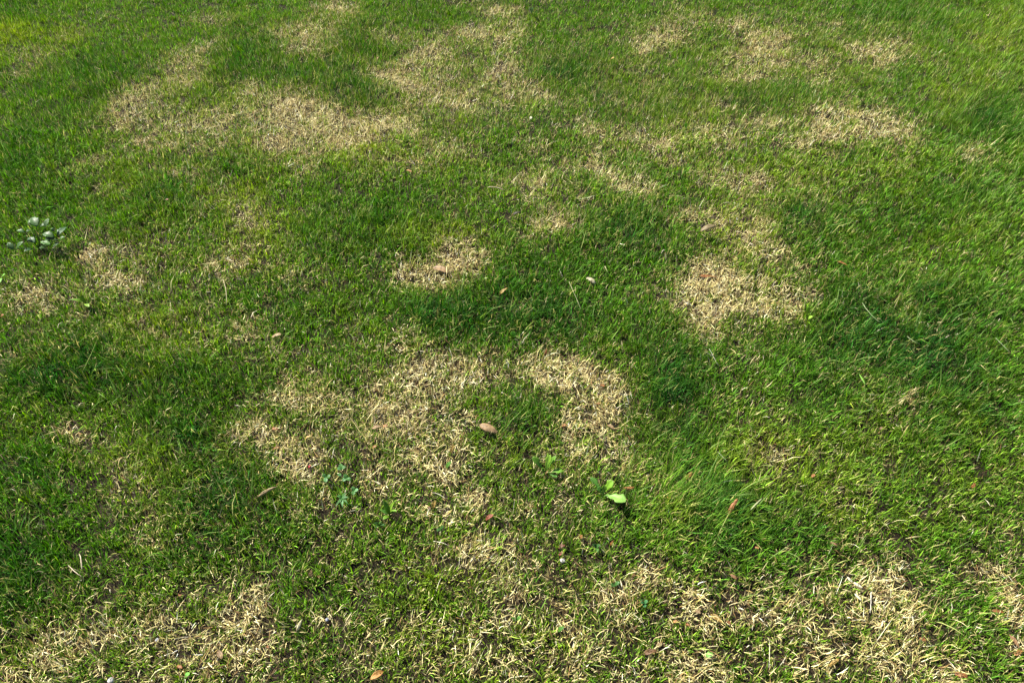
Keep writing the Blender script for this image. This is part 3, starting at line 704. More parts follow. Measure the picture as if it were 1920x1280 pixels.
def stem(name, label, category, kind, pts, r, colour):
    rnd = random.Random(label)
    P = [Vector(p) for p in pts]
    c = sum(P, Vector()) / len(P)
    h = gz(c.x, c.y)
    root_loc = (c.x, c.y, h)
    P = [p - Vector((c.x, c.y, 0)) for p in P]
    colour = tuple(0.6 * v for v in colour)
    r *= 0.8
    mat = leaf_material(colour, False)
    if kind == 'pebble':
        verts, faces = [], []
        nr, ns = 6, 9
        for i in range(nr + 1):
            a = math.pi * i / nr
            for k in range(ns):
                q = 2 * math.pi * k / ns
                s = 1 + 0.16 * rnd.uniform(-1, 1)
                verts.append(P[0] + Vector((math.sin(a) * math.cos(q) * r * 1.15 * s, math.sin(a) * math.sin(q) * r * 1.3 * s, math.cos(a) * r * 0.7 * s)))
        for i in range(nr):
            for k in range(ns):
                x, y = i * ns + k, i * ns + (k + 1) % ns
                faces.append((x, x + ns, y + ns, y))
        o = mesh_object(name, verts, faces, mat, None)
    elif kind == 'chip':
        p0, p2 = P[0], P[-1]
        v, f, m = leaf_surface(p0, p2, r * 2, 'oval', 0.06, -70, rnd, 8, 4)
        o = mesh_object(name, v, f, mat, None)
        thicken(o, 0.0009)
    else:
        if len(P) == 3:
            path = [(P[0].lerp(P[1], s)).lerp(P[1].lerp(P[2], s), s) for s in [i / 8 for i in range(9)]]
        else:
            path = [P[0].lerp(P[1], i / 8) for i in range(9)]
        path = [p + Vector((rnd.uniform(-1, 1), rnd.uniform(-1, 1), rnd.uniform(-1, 1))) * r * 0.35 for p in path]
        v, f = tube(path, [r * (1.05 - 0.06 * i) for i in range(9)], 5)
        if kind == 'fork':
            d = path[-1] - path[4]
            e = path[4] + Vector((-d.y * 0.7 + d.x * 0.7, d.x * 0.7 + d.y * 0.7, d.z))
            root = thing(name, label, category, root_loc)
            mesh_object('main_stem', v, f, mat, root)
            v2, f2 = tube([path[4].lerp(e, i / 4) for i in range(5)], [r * (0.8 - 0.12 * i) for i in range(5)], 5)
            mesh_object('side_stem', v2, f2, mat, root)
            return
        o = mesh_object(name, v, f, mat, None)
    o.location = root_loc
    o['label'] = label; o['category'] = category


# name, label, category, outline, base, tip, width, roll (deg), arch, colour
LITTER = [
    ('fallen_leaf', 'brown oval leaf lying in the round straw patch at the centre', 'leaf', 'oval', (-0.2600,1.9933,0.0220), (-0.2064,1.9677,0.0180), 0.0264, 60, 0.1, (0.46,0.27,0.15)),
    ('fallen_leaf', 'large curled pinkish-brown leaf with pale upper edge beside the dark green island', 'leaf', 'oval', (-0.0854,1.3072,0.0300), (-0.0362,1.2831,0.0200), 0.0298, -110, 0.16, (0.46,0.27,0.15)),
    ('fallen_leaf', 'small tan-orange leaf in shaded green below the round straw patch', 'leaf', 'lance', (-0.0384,1.8458,0.0220), (-0.0134,1.8601,0.0340), 0.0118, 50, 0.1, (0.55,0.33,0.08)),
    ('fallen_leaf', 'whitish crumpled leaf alone in green grass between two straw patches', 'leaf', 'jagged', (0.2406,1.9230,0.0300), (0.2644,1.8958,0.0260), 0.0225, -120, 0.2, (0.66,0.55,0.4)),
    ('fallen_leaf', 'pale crumpled leaf over a dark hollow right of centre', 'leaf', 'jagged', (0.6416,2.1570,0.0400), (0.6904,2.1608,0.0550), 0.0333, -100, 0.18, (0.3,0.21,0.12)),
    ('leaf_fragment', 'dark brown shred standing above the pale crumpled leaf', 'leaf', 'lance', (0.6535,2.1739,0.0300), (0.6618,2.1934,0.0450), 0.0185, 40, 0.1, (0.05,0.035,0.02)),  # near-black and enlarged, its colour deepens the shade of the hollow
    ('fallen_leaf', 'small yellowish leaf in dark green grass near the top middle', 'leaf', 'round', (0.4609,3.5107,0.0350), (0.4769,3.5055,0.0450), 0.0177, 40, 0.1, (0.55,0.33,0.08)),
    ('leaf_fragment', 'tiny white fleck in the green near the top middle', 'leaf bit', 'round', (0.0754,2.9537,0.0300), (0.0821,2.9625,0.0350), 0.0112, 40, 0.1, (0.8,0.74,0.6)),
    ('leaf_fragment', 'orange sliver below the broad straw patch at upper left', 'leaf bit', 'lance', (-0.4006,2.5598,0.0280), (-0.3766,2.5410,0.0280), 0.0082, 40, 0.1, (0.52,0.22,0.06)),
    ('fallen_leaf', 'tan star-shaped leaf fragment in grass left of centre', 'leaf', 'jagged', (-0.7121,1.6591,0.0220), (-0.6822,1.6598,0.0300), 0.0175, -60, 0.14, (0.5,0.33,0.18)),
    ('fallen_leaf', 'long rolled brown leaf at the edge of the dark grass', 'leaf', 'lance', (-0.6231,1.0871,0.0160), (-0.5679,1.1072,0.0340), 0.0143, -190, 0.12, (0.5,0.33,0.18)),
    ('leaf_fragment', 'rusty flake at the top of the left straw patch', 'leaf bit', 'jagged', (-0.6331,1.3081,0.0180), (-0.6136,1.3027,0.0180), 0.0113, 50, 0.1, (0.4,0.14,0.04)),
    ('leaf_fragment', 'yellow-orange flake right of the rusty flake in the left patch', 'leaf bit', 'jagged', (-0.5379,1.2740,0.0180), (-0.5205,1.2795,0.0200), 0.0098, 50, 0.1, (0.55,0.33,0.08)),
    ('leaf_fragment', 'rusty flake under straw left of the grey-green clover', 'leaf bit', 'jagged', (-0.6169,1.2439,0.0140), (-0.6003,1.2458,0.0160), 0.0097, 40, 0.1, (0.52,0.22,0.06)),
    ('fallen_leaf', 'orange-tan leaf lying flat in straw left of the large curled leaf', 'leaf', 'lance', (-0.3707,1.3116,0.0160), (-0.3423,1.3137,0.0200), 0.0113, 60, 0.08, (0.46,0.27,0.15)),
    ('leaf_fragment', 'small tan flake touching the orange-tan leaf', 'leaf bit', 'round', (-0.3418,1.3170,0.0160), (-0.3291,1.3190,0.0180), 0.0099, 50, 0.1, (0.52,0.22,0.06)),
    ('fallen_leaf', 'ochre leaf standing on edge below the large curled leaf', 'leaf', 'lance', (-0.1576,1.2283,0.0120), (-0.1495,1.2468,0.0280), 0.0096, 50, 0.06, (0.55,0.33,0.08)),
    ('fallen_leaf', 'orange leaf tip sticking out of a dark hole in straw', 'leaf', 'oval', (-0.1908,1.0670,0.0140), (-0.1839,1.0760,0.0300), 0.0116, 70, 0.1, (0.55,0.33,0.08)),
    ('leaf_fragment', 'dark reddish flake beside the dark hole in straw', 'leaf bit', 'jagged', (-0.2031,1.0745,0.0120), (-0.1978,1.0580,0.0140), 0.0091, 40, 0.1, (0.2,0.095,0.04)),
    ('fallen_leaf', 'reddish brown triangular leaf below centre', 'leaf', 'jagged', (-0.0623,1.0313,0.0160), (-0.0443,1.0338,0.0280), 0.0140, 30, 0.08, (0.33,0.09,0.05)),
    ('fallen_leaf', 'orange rolled leaf lying level right of the dandelion', 'leaf', 'oval', (0.2738,1.1173,0.0220), (0.3000,1.1173,0.0220), 0.0106, -160, 0.05, (0.52,0.22,0.06)),
    ('leaf_fragment', 'orange flake in straw above the left dandelion', 'leaf bit', 'jagged', (0.1317,1.3224,0.0140), (0.1441,1.3190,0.0180), 0.0114, 50, 0.1, (0.52,0.22,0.06)),
    ('fallen_leaf', 'pinkish tan leaf at the right end of the arched straw patch', 'leaf', 'lance', (0.2545,1.3227,0.0180), (0.2713,1.3043,0.0160), 0.0099, 60, 0.1, (0.46,0.27,0.15)),
    ('leaf_fragment', 'reddish sliver at the upper edge of the arched straw patch', 'leaf bit', 'lance', (0.0973,1.5849,0.0180), (0.1019,1.5993,0.0320), 0.0062, 40, 0.1, (0.4,0.14,0.04)),
    ('leaf_fragment', 'red-orange flake in the upper right of the arched straw patch', 'leaf bit', 'jagged', (0.2471,1.4710,0.0160), (0.2577,1.4592,0.0200), 0.0105, 40, 0.1, (0.4,0.14,0.04)),
    ('leaf_fragment', 'small red flake at the right side of the arched straw patch', 'leaf bit', 'jagged', (0.2296,1.3997,0.0160), (0.2392,1.3941,0.0180), 0.0073, 40, 0.1, (0.4,0.14,0.04)),
    ('fallen_leaf', 'orange-brown folded leaf in grass right of the orange rolled leaf', 'leaf', 'oval', (0.4305,1.1424,0.0180), (0.4470,1.1533,0.0340), 0.0120, -110, 0.1, (0.52,0.22,0.06)),
    ('leaf_fragment', 'tiny orange tip in grass below the orange rolled leaf', 'leaf bit', 'lance', (0.3749,1.0890,0.0200), (0.3819,1.0786,0.0240), 0.0065, 40, 0.1, (0.52,0.22,0.06)),
    ('fallen_leaf', 'jagged orange-brown leaf shred at the left of the long tussock', 'leaf', 'jagged', (0.5075,1.0316,0.0200), (0.5372,1.0642,0.0450), 0.0140, -90, 0.08, (0.4,0.14,0.04)),
    ('leaf_fragment', 'brown sliver in green right of the long tussock', 'leaf bit', 'lance', (0.7368,0.9658,0.0240), (0.7479,0.9517,0.0220), 0.0087, -80, 0.1, (0.33,0.16,0.09)),
    ('leaf_fragment', 'dark orange speck in yellowish grass above the long tussock', 'leaf bit', 'round', (0.7413,1.1443,0.0220), (0.7490,1.1448,0.0280), 0.0080, 50, 0.1, (0.4,0.14,0.04)),
    ('leaf_fragment', 'orange-brown speck in the green near the right edge', 'leaf bit', 'jagged', (1.1354,1.1220,0.0220), (1.1416,1.1290,0.0300), 0.0079, 50, 0.1, (0.4,0.14,0.04)),
    ('leaf_fragment', 'brown speck in green grass right of the small straw spot', 'leaf bit', 'round', (0.9630,1.2976,0.0220), (0.9708,1.2997,0.0260), 0.0071, 50, 0.1, (0.2,0.095,0.04)),
    ('fallen_leaf', 'bright orange oval leaf at the bottom edge', 'leaf', 'oval', (-0.2617,0.6649,0.0220), (-0.2862,0.6494,0.0180), 0.0142, 60, 0.06, (0.56,0.25,0.05)),
    ('fallen_leaf', 'dark brown oblong leaf near the bottom right of centre', 'leaf', 'oval', (0.2713,0.7042,0.0180), (0.3002,0.7091,0.0220), 0.0111, 50, 0.06, (0.2,0.095,0.04)),
    ('leaf_fragment', 'brown flake below the long tussock', 'leaf bit', 'jagged', (0.4878,0.8803,0.0220), (0.5003,0.8697,0.0200), 0.0108, 60, 0.1, (0.3,0.14,0.07)),
    ('fallen_leaf', 'tan-orange leaf half buried in straw at lower right of centre', 'leaf', 'lance', (0.4301,0.7925,0.0140), (0.4483,0.7699,0.0160), 0.0127, 60, 0.08, (0.55,0.33,0.08)),
    ('leaf_fragment', 'pinkish flake left of the half-buried tan leaf', 'leaf bit', 'round', (0.3985,0.8035,0.0140), (0.4067,0.7928,0.0160), 0.0093, 40, 0.1, (0.46,0.27,0.15)),
    ('leaf_fragment', 'orange flake in straw nearest the dark brown oblong leaf', 'leaf bit', 'jagged', (0.3461,0.7766,0.0120), (0.3567,0.7733,0.0140), 0.0080, 40, 0.1, (0.52,0.22,0.06)),
    ('leaf_fragment', 'red-orange flake in straw below the pinkish flake', 'leaf bit', 'jagged', (0.3704,0.7706,0.0120), (0.3796,0.7661,0.0140), 0.0080, 40, 0.1, (0.4,0.14,0.04)),
    ('leaf_fragment', 'brown flake right of the half-buried tan leaf', 'leaf bit', 'jagged', (0.4606,0.7780,0.0140), (0.4664,0.7673,0.0140), 0.0092, 40, 0.1, (0.4,0.14,0.04)),
    ('leaf_fragment', 'brown flake above the dark brown oblong leaf', 'leaf bit', 'jagged', (0.2555,0.7552,0.0120), (0.2643,0.7608,0.0200), 0.0080, 50, 0.1, (0.2,0.095,0.04)),
    ('leaf_fragment', 'light tan flake right above the dark brown oblong leaf', 'leaf bit', 'round', (0.3045,0.7227,0.0120), (0.3154,0.7269,0.0180), 0.0090, 50, 0.1, (0.5,0.33,0.18)),
    ('leaf_fragment', 'small orange flake right of the white pebble', 'leaf bit', 'round', (0.1578,0.9749,0.0160), (0.1639,0.9797,0.0220), 0.0075, 50, 0.1, (0.52,0.22,0.06)),
    ('leaf_fragment', 'small brown sliver upper right of the white pebble', 'leaf bit', 'lance', (0.2268,0.9553,0.0160), (0.2339,0.9617,0.0260), 0.0062, 50, 0.1, (0.4,0.14,0.04)),
    ('leaf_fragment', 'dark red crumb just above the white pebble', 'leaf bit', 'jagged', (0.1079,0.9367,0.0100), (0.1202,0.9399,0.0140), 0.0098, 50, 0.1, (0.33,0.09,0.05)),
    ('leaf_fragment', 'dark red crumb second above the white pebble', 'leaf bit', 'jagged', (0.1075,0.9561,0.0100), (0.1223,0.9593,0.0140), 0.0111, 50, 0.1, (0.22,0.07,0.04)),
    ('fallen_leaf', 'pinkish-brown pointed leaf at the edge of dark grass near the bottom', 'leaf', 'lance', (-0.4509,0.8788,0.0200), (-0.4468,0.8893,0.0340), 0.0096, 30, 0.06, (0.46,0.27,0.15)),
    ('leaf_fragment', 'orange crumb right below the pinkish-brown pointed leaf', 'leaf bit', 'jagged', (-0.4367,0.8839,0.0180), (-0.4286,0.8786,0.0180), 0.0072, 40, 0.1, (0.52,0.22,0.06)),
    ('fallen_leaf', 'pale curled leaf casting a black shadow near the bottom left of centre', 'leaf', 'lance', (-0.4571,0.7550,0.0200), (-0.4455,0.7730,0.0340), 0.0102, -120, 0.1, (0.7,0.58,0.4)),
    ('leaf_fragment', 'red-orange crumb in the bright straw at lower left', 'leaf bit', 'jagged', (-0.5145,0.7230,0.0140), (-0.5061,0.7175,0.0160), 0.0067, 40, 0.1, (0.4,0.14,0.04)),
    ('fallen_leaf', 'pinkish tan leaf crossed by a straw at the lower left', 'leaf', 'oval', (-0.6155,0.7161,0.0140), (-0.6014,0.6970,0.0140), 0.0123, 50, 0.08, (0.46,0.27,0.15)),
    ('fallen_leaf', 'pale tan curled leaf right of the leaf crossed by a straw', 'leaf', 'round', (-0.5706,0.7060,0.0140), (-0.5585,0.7116,0.0240), 0.0122, -110, 0.12, (0.7,0.58,0.4)),
    ('leaf_fragment', 'reddish flake in thin straw near the bottom left corner', 'leaf bit', 'jagged', (-0.6929,0.6834,0.0120), (-0.6775,0.6781,0.0140), 0.0099, 50, 0.1, (0.4,0.14,0.04)),
    ('leaf_fragment', 'brown flake in thin straw left of the bright straw', 'leaf bit', 'jagged', (-0.7384,0.8384,0.0140), (-0.7288,0.8399,0.0160), 0.0071, 50, 0.1, (0.4,0.14,0.04)),
    ('fallen_leaf', 'ochre sliver leaf standing in straw at the lower right', 'leaf', 'lance', (0.6800,0.8035,0.0140), (0.6760,0.8212,0.0300), 0.0070, 50, 0.06, (0.55,0.33,0.08)),
    ('fallen_leaf', 'ochre forked leaf near the bottom right', 'leaf', 'jagged', (0.6550,0.6836,0.0140), (0.6745,0.6926,0.0240), 0.0099, -80, 0.1, (0.55,0.33,0.08)),
    ('leaf_fragment', 'brown crumb above the combed straw at lower right', 'leaf bit', 'jagged', (0.7861,0.9156,0.0160), (0.7995,0.9104,0.0180), 0.0085, 60, 0.1, (0.2,0.095,0.04)),
    ('leaf_fragment', 'dark rusty flake between two straw patches at lower right', 'leaf bit', 'jagged', (0.8611,0.7403,0.0140), (0.8715,0.7322,0.0140), 0.0090, 60, 0.1, (0.4,0.14,0.04)),
    ('fallen_leaf', 'orange-brown crumpled leaf at the bottom right edge', 'leaf', 'jagged', (0.9038,0.6653,0.0160), (0.9229,0.6558,0.0180), 0.0153, -80, 0.12, (0.4,0.14,0.04)),
    ('fallen_leaf', 'long brown leaf at the right edge above the corner', 'leaf', 'lance', (1.0530,0.7444,0.0200), (1.0596,0.7164,0.0160), 0.0102, 60, 0.08, (0.4,0.2,0.1)),
    ('leaf_fragment', 'orange-brown flake under the long brown leaf at the right edge', 'leaf bit', 'jagged', (1.0457,0.7060,0.0140), (1.0631,0.7118,0.0160), 0.0122, 60, 0.1, (0.52,0.22,0.06)),
    ('leaf_fragment', 'brown sliver in the straw at the right edge', 'leaf bit', 'lance', (1.0431,0.8048,0.0140), (1.0705,0.7986,0.0140), 0.0081, 60, 0.1, (0.4,0.14,0.04)),
    ('leaf_fragment', 'dark clod in the green left of a small straw patch near the centre', 'leaf bit', 'jagged', (0.0019,2.2594,0.0300), (0.0300,2.2619,0.0350), 0.0171, -60, 0.1, (0.05,0.035,0.02)),
    ('leaf_fragment', 'reddish twig-like shred in green right of the large straw patch', 'leaf bit', 'lance', (1.0707,2.0161,0.0240), (1.0984,1.9905,0.0220), 0.0089, 60, 0.08, (0.4,0.14,0.04)),
    ('leaf_fragment', 'brown flake lying under the large right straw patch', 'leaf bit', 'lance', (0.6073,1.9562,0.0140), (0.6675,1.9453,0.0140), 0.0139, 60, 0.05, (0.4,0.14,0.04)),
    ('leaf_fragment', 'pinkish fleck at the top of the upper middle straw patch', 'leaf bit', 'lance', (-0.6356,3.5277,0.0300), (-0.6214,3.5286,0.0450), 0.0127, 60, 0.05, (0.46,0.27,0.15)),
    ('leaf_fragment', 'small dark brown fleck in green at upper left', 'leaf bit', 'round', (-1.2465,2.3516,0.0260), (-1.2304,2.3452,0.0280), 0.0097, 60, 0.05, (0.3,0.1,0.06)),
    ('leaf_fragment', 'red fleck in the left straw patch beside the grey-green clover', 'leaf bit', 'round', (-0.5128,1.1801,0.0200), (-0.5057,1.1821,0.0240), 0.0068, 40, 0.1, (0.5,0.04,0.06)),
    ('leaf_fragment', 'orange fleck in straw above the pointed-leaf seedling', 'leaf bit', 'jagged', (-0.3608,1.2439,0.0140), (-0.3486,1.2476,0.0160), 0.0083, 40, 0.1, (0.52,0.22,0.06)),
    ('leaf_fragment', 'orange-brown fleck in grass at the far left edge', 'leaf bit', 'round', (-1.5593,1.7484,0.0200), (-1.5483,1.7514,0.0260), 0.0147, 40, 0.1, (0.4,0.14,0.04)),
    ('leaf_fragment', 'tan fleck in the green below the tiny orange tip', 'leaf bit', 'jagged', (0.5567,0.9465,0.0260), (0.5644,0.9423,0.0260), 0.0074, 40, 0.1, (0.4,0.14,0.04)),
]
for row in LITTER:
    fallen_leaf(*row)

# ------------------------------------------------------------------ weeds
# name, label, category, base, leaves (base, tip, width, outline, colour index), colours
WEEDS = [
    ('broadleaf_weed', 'grey-green broad-leaved weed clump at the left edge', 'weed', (-1.5943,2.0941,0.0040), [
        ((-1.5788,2.1128,0.0850), (-1.6055,2.1504,0.0950), 0.0372, 'tri', 0),
        ((-1.5491,2.1098,0.0850), (-1.5423,2.1371,0.1000), 0.0205, 'tri', 0),
        ((-1.5738,2.1167,0.0800), (-1.5437,2.1218,0.0850), 0.0186, 'tri', 1),
        ((-1.6136,2.0937,0.0750), (-1.6406,2.0957,0.0800), 0.0184, 'tri', 0),
        ((-1.5959,2.1056,0.0750), (-1.6043,2.0898,0.0800), 0.0185, 'tri', 1),
        ((-1.5104,2.0709,0.0700), (-1.5513,2.0848,0.0750), 0.0311, 'tri', 0),
        ((-1.5445,2.0668,0.0600), (-1.5015,2.0659,0.0650), 0.0237, 'tri', 1),
        ((-1.5123,2.0993,0.0600), (-1.5026,2.1446,0.0600), 0.0276, 'tri', 2),
        ((-1.6306,2.0271,0.0550), (-1.6495,2.0447,0.0700), 0.0216, 'tri', 0),
        ((-1.6193,2.0329,0.0550), (-1.6001,2.0476,0.0700), 0.0234, 'tri', 0),
        ((-1.5863,2.0752,0.0450), (-1.6139,2.0980,0.0500), 0.0272, 'tri', 2),
        ((-1.5293,2.0664,0.0450), (-1.5644,2.0743,0.0500), 0.0235, 'tri', 3),
        ((-1.5019,2.0823,0.0550), (-1.4843,2.0874,0.0600), 0.0146, 'tri', 0),
        ((-1.5494,2.0621,0.0350), (-1.5626,2.0526,0.0400), 0.0180, 'tri', 1),
        ((-1.5967,2.0599,0.0300), (-1.6093,2.0418,0.0350), 0.0216, 'tri', 2),
        ((-1.5327,2.1065,0.0700), (-1.5247,2.1176,0.0750), 0.0166, 'tri', 3),
        ((-1.5096,2.0818,0.0400), (-1.5307,2.0716,0.0300), 0.0218, 'tri', 2),
    ], ((0.055,0.115,0.03), (0.035,0.085,0.015), (0.035,0.09,0.025), (0.06,0.16,0.02),)),
    ('seedling', 'bright yellow-green lance-leaved seedling at the left below the grey-green clump', 'weed', (-1.3373,1.8284,0.0040), [
        ((-1.3249,1.8126,0.0200), (-1.2959,1.8215,0.0750), 0.0117, 'lance', 1),
        ((-1.3266,1.8126,0.0200), (-1.3122,1.8123,0.0700), 0.0117, 'lance', 2),
        ((-1.3256,1.8100,0.0200), (-1.3325,1.8165,0.0600), 0.0100, 'lance', 1),
        ((-1.3272,1.8100,0.0200), (-1.3465,1.8131,0.0500), 0.0083, 'lance', 0),
        ((-1.3272,1.8100,0.0200), (-1.3673,1.8054,0.0350), 0.0100, 'lance', 0),
        ((-1.3203,1.8050,0.0200), (-1.2952,1.7763,0.0300), 0.0133, 'oval', 1),
    ], ((0.13,0.26,0.02), (0.19,0.32,0.03), (0.3,0.38,0.03),)),
    ('seedling', 'small light green star-shaped seedling at the upper right', 'weed', (1.5351,3.1901,0.0040), [
        ((1.5117,3.1431,0.0300), (1.4751,3.1207,0.0800), 0.0117, 'lance', 0),
        ((1.5117,3.1431,0.0300), (1.4934,3.1162,0.0750), 0.0117, 'lance', 1),
        ((1.5117,3.1431,0.0300), (1.5174,3.1109,0.0800), 0.0117, 'lance', 1),
        ((1.5078,3.1382,0.0300), (1.4603,3.1123,0.0600), 0.0094, 'lance', 0),
        ((1.5069,3.1283,0.0300), (1.5182,3.0982,0.0500), 0.0070, 'lance', 0),
        ((1.5023,3.1283,0.0300), (1.4559,3.1030,0.0500), 0.0070, 'lance', 1),
    ], ((0.13,0.26,0.02), (0.19,0.32,0.03),)),
    ('clover_plant', 'grey-green clover weed left of the pointed-leaf seedling', 'weed', (-0.4160,1.1126,0.0040), [
        ((-0.4250,1.1656,0.0350), (-0.4289,1.1783,0.0400), 0.0108, 'round', 0),
        ((-0.4250,1.1656,0.0350), (-0.4143,1.1701,0.0400), 0.0108, 'round', 0),
        ((-0.4250,1.1656,0.0350), (-0.4342,1.1619,0.0400), 0.0108, 'round', 1),
        ((-0.4282,1.1563,0.0300), (-0.4274,1.1451,0.0320), 0.0094, 'round', 0),
        ((-0.4607,1.1450,0.0300), (-0.4699,1.1494,0.0350), 0.0107, 'round', 0),
        ((-0.4607,1.1450,0.0300), (-0.4580,1.1290,0.0300), 0.0107, 'round', 1),
        ((-0.4594,1.1450,0.0300), (-0.4480,1.1445,0.0350), 0.0107, 'round', 0),
        ((-0.4088,1.1418,0.0300), (-0.4158,1.1494,0.0350), 0.0107, 'round', 0),
        ((-0.4088,1.1418,0.0300), (-0.3986,1.1353,0.0300), 0.0107, 'round', 0),
        ((-0.4088,1.1418,0.0300), (-0.4180,1.1337,0.0300), 0.0107, 'round', 1),
        ((-0.3847,1.1038,0.0300), (-0.3905,1.1128,0.0350), 0.0105, 'round', 0),
        ((-0.3847,1.1038,0.0300), (-0.3736,1.1034,0.0350), 0.0105, 'round', 1),
        ((-0.3847,1.1038,0.0300), (-0.3855,1.0913,0.0300), 0.0105, 'round', 0),
        ((-0.4114,1.0836,0.0300), (-0.4227,1.0863,0.0350), 0.0091, 'lance', 0),
        ((-0.4114,1.0836,0.0300), (-0.4009,1.0956,0.0350), 0.0078, 'lance', 0),
        ((-0.4114,1.0836,0.0300), (-0.3921,1.0802,0.0350), 0.0065, 'lance', 1),
        ((-0.4114,1.0836,0.0300), (-0.4172,1.0638,0.0300), 0.0065, 'lance', 0),
        ((-0.4109,1.0806,0.0300), (-0.4058,1.0563,0.0300), 0.0065, 'lance', 1),
        ((-0.4122,1.0806,0.0300), (-0.4237,1.0563,0.0300), 0.0052, 'lance', 0),
        ((-0.4084,1.0806,0.0300), (-0.3914,1.0623,0.0300), 0.0052, 'lance', 0),
    ], ((0.045,0.13,0.025), (0.075,0.19,0.06),)),
    ('seedling', 'bright green pointed-leaf seedling right of the grey-green clover', 'weed', (-0.2940,1.0465,0.0040), [
        ((-0.2932,1.0435,0.0200), (-0.3071,1.0599,0.0600), 0.0128, 'lance', 0),
        ((-0.2919,1.0435,0.0200), (-0.2762,1.0554,0.0600), 0.0115, 'lance', 1),
        ((-0.2921,1.0450,0.0200), (-0.2738,1.0440,0.0350), 0.0103, 'oval', 0),
        ((-0.2944,1.0435,0.0200), (-0.3156,1.0488,0.0300), 0.0103, 'lance', 2),
        ((-0.2939,1.0390,0.0200), (-0.3057,1.0254,0.0250), 0.0102, 'oval', 0),
    ], ((0.13,0.26,0.02), (0.19,0.32,0.03), (0.06,0.16,0.02),)),
    ('seedling', 'small bluish leafy sprig under the pointed-leaf seedling', 'weed', (-0.3178,1.0213,0.0040), [
        ((-0.3145,1.0157,0.0150), (-0.3259,1.0152,0.0250), 0.0076, 'lance', 0),
        ((-0.3145,1.0157,0.0150), (-0.3069,1.0176,0.0280), 0.0063, 'lance', 1),
        ((-0.3145,1.0157,0.0150), (-0.2988,1.0093,0.0250), 0.0063, 'lance', 0),
        ((-0.3145,1.0157,0.0150), (-0.3213,1.0038,0.0200), 0.0076, 'lance', 1),
    ], ((0.045,0.13,0.025), (0.06,0.16,0.02),)),
    ('dandelion', 'dandelion rosette below the dark green island with upright leaves', 'weed', (0.0835,1.1721,0.0040), [
        ((0.0803,1.1673,0.0150), (0.0506,1.1872,0.0500), 0.0175, 'spoon', 0),
        ((0.0843,1.1673,0.0150), (0.0955,1.1878,0.0600), 0.0148, 'spoon', 1),
        ((0.0857,1.1673,0.0150), (0.1104,1.1883,0.0550), 0.0121, 'spoon', 0),
        ((0.0815,1.1641,0.0150), (0.0732,1.1677,0.0300), 0.0121, 'spoon', 1),
        ((0.0869,1.1641,0.0150), (0.1274,1.1595,0.0300), 0.0148, 'spoon', 0),
        ((0.0884,1.1663,0.0120), (0.1127,1.1474,0.0200), 0.0107, 'spoon', 2),
    ], ((0.1,0.22,0.02), (0.17,0.31,0.03), (0.06,0.16,0.02),)),
    ('dandelion', 'dandelion with one broad pale leaf left of the orange rolled leaf', 'weed', (0.2260,1.1078,0.0040), [
        ((0.2220,1.1018,0.0150), (0.1931,1.1365,0.0350), 0.0144, 'spoon', 2),
        ((0.2226,1.0983,0.0200), (0.2455,1.1126,0.0550), 0.0197, 'spoon', 0),
        ((0.2219,1.1002,0.0150), (0.2086,1.1116,0.0300), 0.0131, 'spoon', 2),
        ((0.2248,1.0936,0.0200), (0.2714,1.0616,0.0400), 0.0288, 'spoon', 1),
        ((0.2225,1.0967,0.0200), (0.2232,1.1036,0.0500), 0.0118, 'spoon', 0),
    ], ((0.13,0.26,0.02), (0.17,0.32,0.06), (0.06,0.16,0.02),)),
    ('leaf_sprig', 'single dark green leaf in straw left of the dandelions', 'weed', (-0.1678,1.1870,0.0040), [
        ((-0.1671,1.1827,0.0120), (-0.1517,1.1892,0.0300), 0.0121, 'oval', 0),
    ], ((0.06,0.16,0.02),)),
    ('leaf_sprig', 'single small round light green leaf in dark grass below centre', 'weed', (0.0032,1.6803,0.0040), [
        ((0.0032,1.6612,0.0200), (0.0032,1.6660,0.0350), 0.0175, 'round', 0),
    ], ((0.18,0.4,0.04),)),
    ('leaf_sprig', 'single yellow-green leaf in grass at the upper right below the straw arc', 'weed', (1.5566,2.5496,0.0040), [
        ((1.5352,2.5081,0.0300), (1.5164,2.5098,0.0450), 0.0162, 'oval', 0),
    ], ((0.19,0.32,0.03),)),
    ('leaf_sprig', 'single pale green leaf upright in thin straw at upper right of centre', 'weed', (0.7209,2.9300,0.0040), [
        ((0.7077,2.8735,0.0300), (0.7049,2.8668,0.0550), 0.0132, 'oval', 0),
    ], ((0.2,0.42,0.05),)),
    ('leaf_sprig', 'single light green leaf at the right tip of the large straw patch', 'weed', (0.9135,1.7588,0.0040), [
        ((0.9011,1.7411,0.0200), (0.9114,1.7375,0.0320), 0.0147, 'oval', 0),
    ], ((0.19,0.32,0.03),)),
    ('leaf_sprig', 'pair of bluish leaves in thin straw at the bottom right of the white pebble', 'weed', (0.2292,0.8655,0.0040), [
        ((0.2281,0.8612,0.0120), (0.2192,0.8519,0.0220), 0.0119, 'round', 0),
        ((0.2281,0.8612,0.0120), (0.2387,0.8598,0.0240), 0.0107, 'round', 0),
    ], ((0.045,0.13,0.025),)),
    ('leaf_sprig', 'dark green rounded leaves in straw near the bottom centre', 'weed', (0.2893,0.8198,0.0040), [
        ((0.2879,0.8157,0.0120), (0.2772,0.8142,0.0220), 0.0105, 'round', 0),
        ((0.2879,0.8157,0.0120), (0.2948,0.8155,0.0220), 0.0093, 'round', 0),
        ((0.2879,0.8157,0.0120), (0.2867,0.8027,0.0180), 0.0093, 'round', 0),
    ], ((0.05,0.16,0.05),)),
    ('leaf_sprig', 'bright round leaf with dark sprigs at the bottom centre', 'weed', (0.0138,0.7842,0.0040), [
        ((0.0138,0.7790,0.0120), (0.0183,0.7827,0.0240), 0.0103, 'round', 0),
